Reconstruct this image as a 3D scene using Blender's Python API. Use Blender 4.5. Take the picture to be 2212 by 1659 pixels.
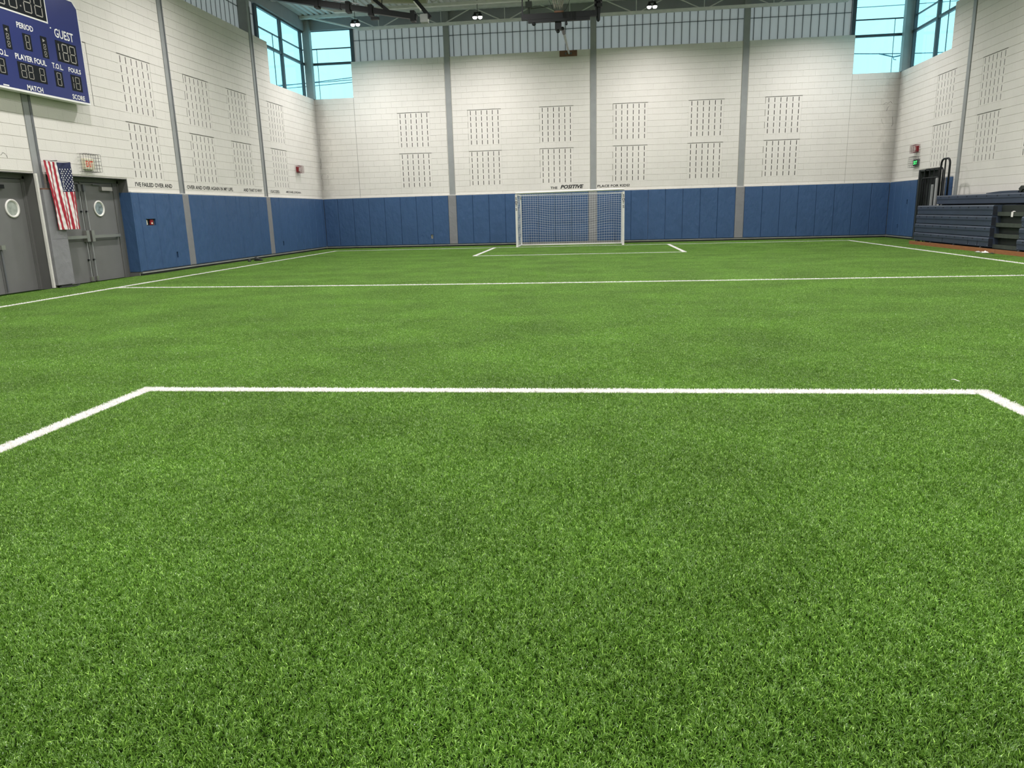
import bpy, bmesh, math, random
import numpy as np
from mathutils import Vector, Matrix
random.seed(7)
rng = np.random.default_rng(7)
for o in list(bpy.data.objects): bpy.data.objects.remove(o)
scene = bpy.context.scene
COL = scene.collection

# ------------------------------------------------------------------ camera
CAM = Vector((0.3676, 0.0, 1.2118))
YAW, PITCH, ROLL, FPX = -0.126323, -0.230941, -0.026863, 1582.63
def cam_axes():
    cy, sy = math.cos(YAW), math.sin(YAW)
    f = Vector((sy*math.cos(PITCH), cy*math.cos(PITCH), math.sin(PITCH)))
    r = Vector((cy, -sy, 0)); u = r.cross(f)
    c, s = math.cos(ROLL), math.sin(ROLL)
    return c*r + s*u, -s*r + c*u, f
R_, U_, F_ = cam_axes()
cd = bpy.data.cameras.new('camera'); cam = bpy.data.objects.new('camera', cd); COL.objects.link(cam)
cam.matrix_world = Matrix(((R_.x, U_.x, -F_.x, CAM.x), (R_.y, U_.y, -F_.y, CAM.y), (R_.z, U_.z, -F_.z, CAM.z), (0, 0, 0, 1)))
cd.sensor_width = 36; cd.lens = FPX/2212*36; cd.clip_start = 0.05; cd.clip_end = 300
scene.camera = cam

# ------------------------------------------------------------------ world, exposure
w = bpy.data.worlds.new('sky'); scene.world = w; w.use_nodes = True
bg = w.node_tree.nodes['Background']
bg.inputs['Color'].default_value = (0.70, 0.93, 1.0, 1); bg.inputs['Strength'].default_value = 1.6
vs = scene.view_settings
vs.view_transform = 'Standard'; vs.look = 'None'; vs.gamma = 1; vs.use_curve_mapping = False
vs.exposure = 0.0
cy = scene.cycles
cy.max_bounces = 5; cy.diffuse_bounces = 3; cy.glossy_bounces = 2; cy.transmission_bounces = 3; cy.transparent_max_bounces = 8
cy.caustics_reflective = False; cy.caustics_refractive = False; cy.adaptive_threshold = 0.04
LAMP_W = 203.0            # watts of each high-bay lamp (built with its fixture below)

# ------------------------------------------------------------------ materials
MATS = {}
def mat(name, col, rough=0.6, metal=0.0, var=0.0, vscale=6.0, bump=0.0, bscale=40.0, spec=0.5, emit=None, estr=0.0, stretch=None):
    if name in MATS: return MATS[name]
    m = bpy.data.materials.new(name); m.use_nodes = True
    nt = m.node_tree; b = nt.nodes['Principled BSDF']
    b.inputs['Roughness'].default_value = rough; b.inputs['Metallic'].default_value = metal
    b.inputs['Specular IOR Level'].default_value = spec
    c = (*col, 1)
    b.inputs['Base Color'].default_value = c
    if emit: b.inputs['Emission Color'].default_value = (*emit, 1); b.inputs['Emission Strength'].default_value = estr
    if var or bump:
        g = nt.nodes.new('ShaderNodeNewGeometry'); vec = g.outputs['Position']
        if stretch:
            mp = nt.nodes.new('ShaderNodeMapping'); mp.inputs['Scale'].default_value = stretch
            nt.links.new(vec, mp.inputs['Vector']); vec = mp.outputs[0]
    if var:
        n = nt.nodes.new('ShaderNodeTexNoise'); n.inputs['Scale'].default_value = vscale; n.inputs['Detail'].default_value = 6
        nt.links.new(vec, n.inputs['Vector'])
        mr = nt.nodes.new('ShaderNodeMapRange'); mr.inputs[1].default_value = .3; mr.inputs[2].default_value = .7
        mr.inputs[3].default_value = 1-var; mr.inputs[4].default_value = 1+var
        nt.links.new(n.outputs['Fac'], mr.inputs[0])
        mx = nt.nodes.new('ShaderNodeVectorMath'); mx.operation = 'SCALE'; mx.inputs[0].default_value = col
        nt.links.new(mr.outputs[0], mx.inputs['Scale']); nt.links.new(mx.outputs[0], b.inputs['Base Color'])
    if bump:
        n2 = nt.nodes.new('ShaderNodeTexNoise'); n2.inputs['Scale'].default_value = bscale; n2.inputs['Detail'].default_value = 5
        nt.links.new(vec, n2.inputs['Vector'])
        bp = nt.nodes.new('ShaderNodeBump'); bp.inputs['Strength'].default_value = 1.0; bp.inputs['Distance'].default_value = bump
        nt.links.new(n2.outputs['Fac'], bp.inputs['Height']); nt.links.new(bp.outputs[0], b.inputs['Normal'])
    MATS[name] = m; return m

M_block = mat('painted_block', (.74, .72, .675), .75, var=.035, vscale=1.4, bump=.004, bscale=30)
M_joint = mat('painted_joint', (.60, .58, .53), .85, var=.08, vscale=3)
M_slot = mat('slot_shade', (.03, .028, .025), .9, spec=.1)  # dark colour stands in for the shade inside deep slots
M_blue = mat('blue_vinyl', (.046, .100, .215), .5, var=.04, vscale=3, bump=.022, bscale=7, stretch=(1, 1, .6), spec=.3)
M_gpad = mat('grey_vinyl', (.225, .228, .24), .55, var=.05, vscale=3, bump=.014, bscale=7)
M_steel = mat('grey_steel_paint', (.30, .315, .315), .5, var=.06, vscale=4)
M_steel_d = mat('dark_grey_steel', (.13, .14, .15), .5, var=.06, vscale=4)
M_joist = mat('joist_paint', (.66, .66, .65), .6, var=.08, vscale=5)
M_deck = mat('roof_deck', (.50, .50, .51), .7, var=.08, vscale=2)
M_fascia = mat('grey_fascia', (.30, .31, .33), .7, var=.05, vscale=3)
M_mull = mat('mullion_dark', (.055, .07, .085), .45)
M_alu = mat('aluminium', (.45, .47, .48), .35, metal=.7)
M_door = mat('grey_door_paint', (.165, .168, .165), .45, var=.05, vscale=3)
M_frame = mat('grey_frame_paint', (.135, .137, .132), .5, var=.05, vscale=3)
M_white = mat('white_paint', (.80, .79, .75), .5, var=.05, vscale=5)
M_chrome = mat('brushed_steel', (.55, .54, .51), .3, metal=.85)
M_black = mat('black_paint', (.013, .015, .017), .55, spec=.3)
M_blackm = mat('black_metal', (.016, .018, .021), .5, spec=.3)
M_text = mat('black_lettering', (.012, .012, .012), .7)
M_board = mat('scoreboard_blue', (.021, .033, .16), .28, var=.04, vscale=2, spec=.5)
M_sbwhite = mat('scoreboard_white', (.82, .82, .80), .5)
M_sbblack = mat('scoreboard_black', (.016, .019, .022), .85, spec=.08)
M_seg = mat('unlit_segment', (.36, .35, .31), .5)
M_red = mat('flag_red', (.36, .018, .035), .8, var=.12, vscale=14)
M_fwhite = mat('flag_white', (.74, .72, .70), .8, var=.06, vscale=14)
M_navy = mat('flag_navy', (.012, .018, .065), .8, var=.12, vscale=14)
M_star = mat('flag_star', (.85, .85, .85), .8)
M_bleach = mat('bleacher_plastic', (.043, .058, .088), .42, var=.10, vscale=2.5, spec=.45)
M_dimple = mat('bleacher_dimple', (.010, .014, .022), .7)
M_step = mat('aisle_step_dark', (.014, .019, .016), .55, var=.15, vscale=5)
M_nose = mat('aisle_nosing', (.052, .062, .05), .5, var=.2, vscale=8)
M_wood = mat('varnished_wood', (.30, .12, .045), .5, var=.22, vscale=6, stretch=(8, .8, 8))
M_wood2 = mat('brown_board', (.17, .085, .05), .7, var=.15, vscale=9)
M_alarm = mat('alarm_red', (.30, .012, .02), .5)
M_wire = mat('cage_wire', (.10, .10, .09), .5, metal=.4)
M_wirer = mat('red_cage_wire', (.16, .03, .04), .5)
M_cream = mat('cream_plastic', (.72, .68, .52), .5)
M_exitr = mat('exit_red_lit', (.5, .03, .01), .5, emit=(1, .08, .03), estr=.25)
M_exitg = mat('exit_green_lit', (.02, .5, .10), .5, emit=(.10, 1, .25), estr=1.6)
M_orange = mat('rim_orange', (.35, .05, .02), .5)
M_net = mat('net_cord', (.74, .76, .76), .8)
M_netd = mat('hoop_net_cord', (.26, .25, .21), .9)
M_lens = mat('lamp_lens', (.9, .9, .9), .4, emit=(1, .98, .94), estr=25)
M_curtain = mat('beige_vinyl', (.36, .34, .27), .7, var=.1, vscale=3, stretch=(1, 6, 6))
M_shoe = mat('dark_rubber', (.02, .026, .024), .7)
M_paper = mat('white_paper', (.82, .81, .77), .7)
M_backing = mat('turf_backing', (.012, .026, .006), .95, var=.2, vscale=20, spec=0)
M_curb = mat('curb_strip', (.27, .28, .26), .6, var=.15, vscale=4)
M_curbd = mat('curb_dark', (.03, .035, .03), .8)
M_clear = mat('clear_glass_dull', (.38, .42, .38), .25, var=.25, vscale=9)
M_clear2 = mat('reflective_door_glass', (.22, .28, .29), .15, var=.45, vscale=14)
M_cable = mat('power_cable', (.02, .06, .09), .7)

def glass_mat():
    m = bpy.data.materials.new('tinted_glass'); m.use_nodes = True; nt = m.node_tree
    nt.nodes.clear()
    out = nt.nodes.new('ShaderNodeOutputMaterial'); mx = nt.nodes.new('ShaderNodeMixShader')
    t = nt.nodes.new('ShaderNodeBsdfTransparent'); t.inputs[0].default_value = (.745, .975, .995, 1)
    g = nt.nodes.new('ShaderNodeBsdfGlossy'); g.inputs['Roughness'].default_value = .02; g.inputs['Color'].default_value = (.7, .85, .9, 1)
    lw = nt.nodes.new('ShaderNodeLayerWeight'); lw.inputs[0].default_value = .5
    pw = nt.nodes.new('ShaderNodeMath'); pw.operation = 'POWER'; pw.inputs[1].default_value = 4.0; nt.links.new(lw.outputs['Facing'], pw.inputs[0])
    f = nt.nodes.new('ShaderNodeMath'); f.operation = 'MULTIPLY_ADD'; f.inputs[1].default_value = .45; f.inputs[2].default_value = .03; nt.links.new(pw.outputs[0], f.inputs[0])
    nt.links.new(f.outputs[0], mx.inputs[0]); nt.links.new(t.outputs[0], mx.inputs[1]); nt.links.new(g.outputs[0], mx.inputs[2])
    nt.links.new(mx.outputs[0], out.inputs[0]); return m
M_glass = glass_mat()
def bboard_glass():
    m = bpy.data.materials.new('backboard_glass'); m.use_nodes = True; nt = m.node_tree
    nt.nodes.clear()
    out = nt.nodes.new('ShaderNodeOutputMaterial'); mx = nt.nodes.new('ShaderNodeMixShader'); mx.inputs[0].default_value = .06
    t = nt.nodes.new('ShaderNodeBsdfTransparent'); t.inputs[0].default_value = (.93, .95, .94, 1)
    g = nt.nodes.new('ShaderNodeBsdfGlossy'); g.inputs['Roughness'].default_value = .05
    nt.links.new(t.outputs[0], mx.inputs[1]); nt.links.new(g.outputs[0], mx.inputs[2]); nt.links.new(mx.outputs[0], out.inputs[0]); return m
M_bbglass = bboard_glass()
def panel_mat():
    m = bpy.data.materials.new('translucent_panel'); m.use_nodes = True; nt = m.node_tree
    nt.nodes.clear()
    out = nt.nodes.new('ShaderNodeOutputMaterial'); mx = nt.nodes.new('ShaderNodeMixShader'); mx.inputs[0].default_value = .5
    d = nt.nodes.new('ShaderNodeBsdfDiffuse'); d.inputs[0].default_value = (.50, .52, .52, 1)
    t = nt.nodes.new('ShaderNodeBsdfTranslucent'); t.inputs[0].default_value = (.80, .755, .735, 1)
    nt.links.new(d.outputs[0], mx.inputs[1]); nt.links.new(t.outputs[0], mx.inputs[2]); nt.links.new(mx.outputs[0], out.inputs[0]); return m
M_panel = panel_mat()
def blade_mat(name, dark, light, patch):
    m = bpy.data.materials.new(name); m.use_nodes = True; nt = m.node_tree; L = nt.links
    b = nt.nodes['Principled BSDF']; b.inputs['Roughness'].default_value = .26; b.inputs['Specular IOR Level'].default_value = .6
    a = nt.nodes.new('ShaderNodeAttribute'); a.attribute_name = 'rnd'
    cr = nt.nodes.new('ShaderNodeMix'); cr.data_type = 'RGBA'; cr.clamp_factor = False  # unclamped, so the painted glint fibres go past the light colour
    cr.inputs[6].default_value = (*dark, 1); cr.inputs[7].default_value = (*light, 1)
    L.new(a.outputs['Fac'], cr.inputs[0])
    g = nt.nodes.new('ShaderNodeNewGeometry')
    n = nt.nodes.new('ShaderNodeTexNoise'); n.inputs['Scale'].default_value = 1.1; n.inputs['Detail'].default_value = 4; n.inputs['Roughness'].default_value = .6
    mp = nt.nodes.new('ShaderNodeMapping'); mp.inputs['Scale'].default_value = (.8, 1.0, 0)
    L.new(g.outputs['Position'], mp.inputs[0]); L.new(mp.outputs[0], n.inputs['Vector'])
    mr = nt.nodes.new('ShaderNodeMapRange'); mr.inputs[1].default_value = .3; mr.inputs[2].default_value = .7; mr.inputs[3].default_value = 1-patch; mr.inputs[4].default_value = 1+patch
    L.new(n.outputs['Fac'], mr.inputs[0])
    sc = nt.nodes.new('ShaderNodeVectorMath'); sc.operation = 'SCALE'
    L.new(cr.outputs[2], sc.inputs[0]); L.new(mr.outputs[0], sc.inputs['Scale'])
    L.new(sc.outputs[0], b.inputs['Base Color'])
    t = nt.nodes.new('ShaderNodeBsdfTranslucent'); L.new(sc.outputs[0], t.inputs[0])
    mx = nt.nodes.new('ShaderNodeMixShader'); mx.inputs[0].default_value = .22
    L.new(b.outputs[0], mx.inputs[1]); L.new(t.outputs[0], mx.inputs[2])
    L.new(mx.outputs[0], nt.nodes['Material Output'].inputs[0])
    return m
M_blade = blade_mat('green_turf_fibre', (.054, .162, .010), (.285, .52, .085), .20)
M_wblade = blade_mat('white_turf_fibre', (.88, .87, .84), (.95, .94, .92), .02)

# ------------------------------------------------------------------ mesh helpers
WL = {}
class MB:
    def __init__(s, xf=None): s.v = []; s.f = []; s.m = []; s.xf = xf; s.cur = 0
    def add(s, vs_, fs):
        n = len(s.v)
        s.v += [tuple(s.xf(*p)) if s.xf else tuple(p) for p in vs_]
        for q in fs: s.f.append(tuple(n+i for i in q)); s.m.append(s.cur)
    def box(s, x0, x1, y0, y1, z0, z1):
        s.add([(x0, y0, z0), (x1, y0, z0), (x1, y1, z0), (x0, y1, z0), (x0, y0, z1), (x1, y0, z1), (x1, y1, z1), (x0, y1, z1)],
              [(3, 2, 1, 0), (4, 5, 6, 7), (0, 1, 5, 4), (1, 2, 6, 5), (2, 3, 7, 6), (3, 0, 4, 7)]); return s
    def quad(s, a, b, c, d): s.add([a, b, c, d], [(0, 1, 2, 3)]); return s
    def tube(s, pts, r, n=8, closed=False, cap=True):
        pts = [Vector(p) for p in pts]; k = len(pts); vs_ = []; fs = []
        up = None
        for i, p in enumerate(pts):
            if closed: t = pts[(i+1) % k]-pts[i-1]
            else: t = pts[min(i+1, k-1)]-pts[max(i-1, 0)]
            t.normalize()
            if up is None: up = Vector((0, 0, 1)) if abs(t.z) < .9 else Vector((1, 0, 0))
            a = t.cross(up)
            if a.length < 1e-4: a = t.cross(Vector((.3, .9, .2)))
            a.normalize(); b = a.cross(t); up = b
            rr = r[i] if isinstance(r, (list, tuple)) else r
            for j in range(n):
                th = 2*math.pi*(j+.5)/n
                vs_.append(p + a*math.cos(th)*rr + b*math.sin(th)*rr)
        for i in range(k if closed else k-1):
            for j in range(n):
                A = i*n+j; B = i*n+(j+1) % n; i2 = (i+1) % k
                fs.append((A, B, i2*n+(j+1) % n, i2*n+j))
        if cap and not closed:
            fs.append(tuple(range(n-1, -1, -1))); fs.append(tuple(range((k-1)*n, k*n)))
        s.add(vs_, fs); return s
    def lathe(s, c, prof, n=16, ax='z'):
        vs_ = []; fs = []
        for (r, h) in prof:
            for j in range(n):
                th = 2*math.pi*j/n; x, y = r*math.cos(th), r*math.sin(th)
                vs_.append((c[0]+x, c[1]+y, c[2]+h) if ax == 'z' else ((c[0]+h, c[1]+x, c[2]+y) if ax == 'x' else (c[0]+x, c[1]+h, c[2]+y)))
        for i in range(len(prof)-1):
            for j in range(n): fs.append((i*n+j, i*n+(j+1) % n, (i+1)*n+(j+1) % n, (i+1)*n+j))
        fs.append(tuple(range(n-1, -1, -1))); fs.append(tuple(range((len(prof)-1)*n, len(prof)*n)))
        s.add(vs_, fs); return s
    def prism(s, poly, a0, a1, ax='y'):
        n = len(poly); P = lambda u, v_, a: (u, a, v_) if ax == 'y' else ((a, u, v_) if ax == 'x' else (u, v_, a))
        s.add([P(u, v_, a0) for u, v_ in poly]+[P(u, v_, a1) for u, v_ in poly],
              [tuple(range(n-1, -1, -1)), tuple(range(n, 2*n))]+[(i, (i+1) % n, n+(i+1) % n, n+i) for i in range(n)]); return s

def mesh_from(name, mb, mats, recalc=True, center=True, smooth=False):
    v = np.array(mb.v, dtype=float)
    c = np.array([0., 0, 0])
    if center and len(v):
        lo, hi = v.min(0), v.max(0); c = np.array([(lo[0]+hi[0])/2, (lo[1]+hi[1])/2, lo[2]])
    me = bpy.data.meshes.new(name); me.from_pydata([tuple(p) for p in (v-c)], [], mb.f)
    if not isinstance(mats, (list, tuple)): mats = [mats]
    for m in mats: me.materials.append(m)
    if len(mats) > 1: me.polygons.foreach_set('material_index', mb.m)
    if recalc:
        bm = bmesh.new(); bm.from_mesh(me); bmesh.ops.recalc_face_normals(bm, faces=bm.faces); bm.to_mesh(me); bm.free()
    if smooth: me.polygons.foreach_set('use_smooth', [True]*len(me.polygons))
    me.update(); return me, Vector(c)
def link(name, data, loc, parent=None, rotz=0.0):
    o = bpy.data.objects.new(name, data); COL.objects.link(o)
    loc = Vector(loc)
    if parent is not None: o.parent = parent; o.location = loc - WL[parent]
    else: o.location = loc
    if rotz: o.rotation_euler = (0, 0, rotz)
    WL[o] = loc; return o
def obj(name, mb, mats, parent=None, recalc=True, smooth=False, label=None):
    me, c = mesh_from(name, mb, mats, recalc, True, smooth)
    o = link(name, me, c, parent)
    if label: o['label'] = label
    return o
def tag(o, label, cat, group=None, kind=None):
    o['label'] = label; o['category'] = cat
    if group: o['group'] = group
    if kind: o['kind'] = kind
    return o
def thing(name, loc, label, cat, group=None):
    return tag(link(name, None, loc), label, cat, group)
def structure(o, label=None):
    o['kind'] = 'structure'
    if label: o['label'] = label
    return o

# wall frames: (s along the wall, d out into the room, z) -> world
YB, XL, XR = 27.62, -10.20, 10.25
FB = lambda s, d, z: (s, YB-d, z)
FL = lambda s, d, z: (XL+d, s, z)
FR = lambda s, d, z: (XR-d, s, z)
ROT = {'b': 0.0, 'l': math.pi/2, 'r': -math.pi/2}
FRM = {'b': FB, 'l': FL, 'r': FR}

def text_mesh(body, x0, z0, cap, width, xf, d0, thick=.003, bold=0.0, shear=0.0):
    cu = bpy.data.curves.new('txt', 'FONT'); cu.body = body; cu.size = 1; cu.offset = bold; cu.shear = shear; cu.resolution_u = 2
    to = bpy.data.objects.new('txt', cu); COL.objects.link(to)
    dg = bpy.context.evaluated_depsgraph_get()
    me = bpy.data.meshes.new_from_object(to.evaluated_get(dg))
    vs_ = np.array([v.co[:] for v in me.vertices]); fs = [tuple(p.vertices) for p in me.polygons]
    bpy.data.objects.remove(to); bpy.data.curves.remove(cu); bpy.data.meshes.remove(me)
    lo, hi = vs_.min(0), vs_.max(0)
    sz = cap/(hi[1]-lo[1])
    kx = width/(hi[0]-lo[0])
    mb = MB(xf)
    mb.add([(x0+(p[0]-lo[0])*kx, d0, z0+(p[1]-lo[1])*sz) for p in vs_], fs)
    return mb

# ------------------------------------------------------------------ floor
Y0, Y1 = -1.9, YB
ZF = -0.015
fb = MB().box(XL-.3, XR+.3, Y0-.3, YB+.3, ZF-.2, ZF)
floor = structure(obj('floor', fb, M_backing))

# ------------------------------------------------------------------ walls
PITCHZ = .2033; ZV = 2.172; ZTOP = ZV+22*PITCHZ      # block courses; wall head 6.645
ZSILL = ZV+16*PITCHZ                                 # 5.425
PADZ0, PADH = .09, 1.764
ZPT = PADZ0+PADH
BL = .4
VENTS = {'b': [-7.10, -4.49, -1.89, .72, 3.33, 5.92], 'l': [16.10, 18.72, 20.91, 23.48], 'r': [23.46, 20.76, 18.40]}
VZ = [ZV, ZV+7*PITCHZ]
COLS = {'b': [-5.17, 0.02, 5.19], 'l': [13.17, 18.02, 22.81], 'r': [22.74, 17.9]}
OPEN = {'b': [(-11, -8.71, ZSILL, 9), (8.71, 11, ZSILL, 9)],
        'l': [(23.93, 30, ZSILL, 9), (11.05, 13.08, -1, 2.15), (13.36, 15.84, -1, 2.15)],
        'r': [(23.94, 30, ZSILL, 9), (23.9, 25.28, -1, 2.15)]}
RANGE = {'b': (-10.2, 10.25), 'l': (Y0, YB+.3), 'r': (Y0, YB+.3)}
BRANGE = {'b': (-10.2, 10.25), 'l': (11.0, YB), 'r': (14.0, YB)}

def slab(side, s0, s1, z0, z1, d0, d1, opens):
    ss = sorted({s0, s1}|{min(max(a, s0), s1) for o in opens for a in o[:2]})
    zs = sorted({z0, z1}|{min(max(a, z0), z1) for o in opens for a in o[2:]})
    mb = MB(FRM[side])
    for a, b in zip(ss, ss[1:]):
        for c, d in zip(zs, zs[1:]):
            m, n = (a+b)/2, (c+d)/2
            if any(o[0] < m < o[1] and o[2] < n < o[3] for o in opens): continue
            mb.box(a, b, d0, d1, c, d)
    return mb
WALL = {}
for side, nm, s0, s1 in (('b', 'wall_back', XL-.3, XR+.3), ('l', 'wall_left', Y0, YB), ('r', 'wall_right', Y0, YB)):
    WALL[side] = structure(obj(nm, slab(side, s0, s1, ZF, ZTOP, -.30, -.006, OPEN[side]), M_joint))
# wall behind the photographer and the roof band above the glazing
wf = MB().box(XL-.3, XR+.3, Y0-.3, Y0, ZF, 8.2)
wall_front = structure(obj('wall_front', wf, M_block))

# block courses: full blocks share one mesh, cut ones are cached by length
def block_mesh(L, H, cache={}):
    key = (round(L, 3), round(H, 3))
    if key not in cache:
        g, ch = .0016, .0028; mb = MB()
        x0, x1, z0, z1 = -L/2+.0006, L/2-.0006, g, H-g
        o = [(x0, .006, z0), (x1, .006, z0), (x1, .006, z1), (x0, .006, z1)]
        i = [(x0+.0005, -.002, z0+ch), (x1-.0005, -.002, z0+ch), (x1-.0005, -.002, z1-ch), (x0+.0005, -.002, z1-ch)]
        mb.add(o+i, [(0, 1, 5, 4), (1, 2, 6, 5), (2, 3, 7, 6), (3, 0, 4, 7), (4, 5, 6, 7)])
        cache[key] = mesh_from('block', mb, M_block, False, False)[0]
    return cache[key]
def clip_list(segs, a, b):
    out = []
    for s, e in segs:
        if b <= s or a >= e: out.append((s, e)); continue
        if a > s: out.append((s, a))
        if b < e: out.append((b, e))
    return out
def lay_blocks(side):
    blocks = []
    k = -2 if side != 'r' else -5
    while ZV+k*PITCHZ < ZTOP-.01:
        z0 = ZV+k*PITCHZ; z1 = ZV+(k+1)*PITCHZ
        full = z0
        if z1 > ZPT+.02: z0 = max(z0, ZPT+.02)
        zm = (z0+z1)/2
        segs = [BRANGE[side]]
        if zm < ZPT: segs = [(14.0, 22.95)]
        elif z0 > full and side == 'r': segs = [(14.0, 22.95), (22.95, YB)]
        for o in OPEN[side]:
            if o[2] < zm < o[3]: segs = clip_list(segs, o[0], o[1])
        for c in COLS[side]: segs = clip_list(segs, c-.118, c+.118)
        for v in VENTS[side]:
            for vz in VZ:
                if vz < zm < vz+6*PITCHZ: segs = clip_list(segs, v, v+1.2)
        if side == 'l':
            if VZ[1] < zm < VZ[1]+6*PITCHZ: segs = clip_list(segs, 13.89, 15.10)
        for s, e in segs:
            off = (0 if k % 2 else BL/2) + VENTS[side][0]
            i = math.floor((s-off)/BL)
            while off+i*BL < e-.02:
                a, b = max(s, off+i*BL), min(e, off+(i+1)*BL)
                if b-a > .02: blocks.append((a, b, full if side == 'r' and b <= 22.951 else z0, z1))
                i += 1
        k += 1
    fr = FRM[side]
    pw = lambda q: (Vector(fr((q[0]+q[1])/2, 0, q[2]))-CAM).length/((q[1]-q[0])*(q[3]-q[2]))**.5
    def vis(q):
        p = Vector(fr((q[0]+q[1])/2, 0, (q[2]+q[3])/2))-CAM; z = p.dot(F_)
        x, y = 1106+FPX*p.dot(R_)/z, 829.5-FPX*p.dot(U_)/z
        return 0 < x < 2212 and 0 < y < 1659
    blocks.sort(key=lambda q: (not vis(q), pw(q)))
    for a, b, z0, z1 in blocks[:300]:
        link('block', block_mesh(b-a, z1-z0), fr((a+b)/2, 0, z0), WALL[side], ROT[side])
    rest = MB()
    ca, sa = math.cos(ROT[side]), math.sin(ROT[side])
    for a, b, z0, z1 in blocks[300:]:
        c = fr((a+b)/2, 0, z0); me = block_mesh(b-a, z1-z0)
        rest.add([(c[0]+v.co.x*ca-v.co.y*sa, c[1]+v.co.x*sa+v.co.y*ca, c[2]+v.co.z) for v in me.vertices], [tuple(p.vertices) for p in me.polygons])
    if rest.v:
        o = obj('block_courses', rest, M_block, WALL[side], recalc=False); o['kind'] = 'stuff'
for s_ in 'blr': lay_blocks(s_)

# grime in the back corners of the block walls: darker paint where dirt has gathered
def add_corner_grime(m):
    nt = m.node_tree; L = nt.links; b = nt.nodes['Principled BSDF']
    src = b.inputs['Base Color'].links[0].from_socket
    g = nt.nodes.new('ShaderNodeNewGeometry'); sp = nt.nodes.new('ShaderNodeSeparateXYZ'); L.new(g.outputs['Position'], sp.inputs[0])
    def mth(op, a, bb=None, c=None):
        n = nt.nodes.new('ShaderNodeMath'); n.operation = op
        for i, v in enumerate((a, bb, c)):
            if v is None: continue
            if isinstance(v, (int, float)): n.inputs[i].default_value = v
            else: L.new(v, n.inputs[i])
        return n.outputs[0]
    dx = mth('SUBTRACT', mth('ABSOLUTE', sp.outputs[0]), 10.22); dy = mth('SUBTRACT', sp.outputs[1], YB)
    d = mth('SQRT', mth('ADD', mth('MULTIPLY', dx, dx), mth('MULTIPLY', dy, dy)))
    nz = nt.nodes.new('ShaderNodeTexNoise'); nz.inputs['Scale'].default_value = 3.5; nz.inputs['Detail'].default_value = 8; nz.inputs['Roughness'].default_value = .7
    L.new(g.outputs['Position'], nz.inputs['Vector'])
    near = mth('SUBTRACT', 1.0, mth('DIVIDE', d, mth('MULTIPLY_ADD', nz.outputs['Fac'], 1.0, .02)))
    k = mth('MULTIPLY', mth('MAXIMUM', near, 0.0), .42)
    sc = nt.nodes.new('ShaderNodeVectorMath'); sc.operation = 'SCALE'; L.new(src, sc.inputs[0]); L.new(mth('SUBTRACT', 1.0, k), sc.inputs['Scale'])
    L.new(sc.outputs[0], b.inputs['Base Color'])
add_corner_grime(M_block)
M_crack = mat('crack_dark', (.10, .09, .08), .9)
M_crackl = mat('joint_grey', (.30, .29, .27), .9)
obj('expansion_joint', MB(FB).box(-8.715, -8.703, .001, .0032, ZPT+.02, ZSILL), MATS['joint_grey'], WALL['b'])
obj('expansion_joint', MB(FB).box(8.703, 8.710, .001, .0032, ZPT+.02, ZSILL), MATS['joint_grey'], WALL['b'])
def crack(fr, pts, w_, parent):
    mb = MB(fr)
    for (a, za), (b, zb) in zip(pts, pts[1:]):
        mb.add([(a-w_, .0032, za), (a+w_, .0032, za), (b+w_*.7, .0032, zb), (b-w_*.7, .0032, zb), (a-w_, .0005, za), (a+w_, .0005, za), (b+w_*.7, .0005, zb), (b-w_*.7, .0005, zb)],
               [(0, 1, 2, 3), (7, 6, 5, 4), (0, 4, 5, 1), (1, 5, 6, 2), (2, 6, 7, 3), (3, 7, 4, 0)])
    obj('crack', mb, M_crack, parent)
rk = random.Random(3)
def jag(s0, z0, z1, n, amp): return [(s0+rk.uniform(-amp, amp), z0+(z1-z0)*k/n) for k in range(n+1)]
crack(FB, jag(-10.14, 2.2, 2.75, 7, .02), .006, WALL['b']); crack(FB, jag(-10.15, 2.95, 3.35, 5, .015), .007, WALL['b']); crack(FB, jag(-10.13, 3.6, 4.2, 6, .02), .004, WALL['b'])
crack(FB, [(-9.95, 2.62), (-9.9, 2.66), (-9.93, 2.72), (-9.86, 2.75)], .005, WALL['b'])
crack(FB, [(9.78, 4.42), (9.86, 4.47), (9.92, 4.44), (10.0, 4.50), (10.06, 4.43)], .008, WALL['b']); crack(FB, [(9.9, 4.20), (9.92, 4.30), (9.97, 4.36), (10.04, 4.37)], .006, WALL['b'])
crack(FB, jag(10.12, 3.7, 4.0, 4, .02), .006, WALL['b']); crack(FB, [(9.75, 3.95), (9.78, 3.85), (9.82, 3.78)], .003, WALL['b'])
crack(FL, [(12.35, 2.42), (12.42, 2.47), (12.48, 2.43), (12.5, 2.38)], .006, WALL['l']); crack(FL, [(12.38, 2.47), (12.5, 2.45)], .004, WALL['l'])

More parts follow.
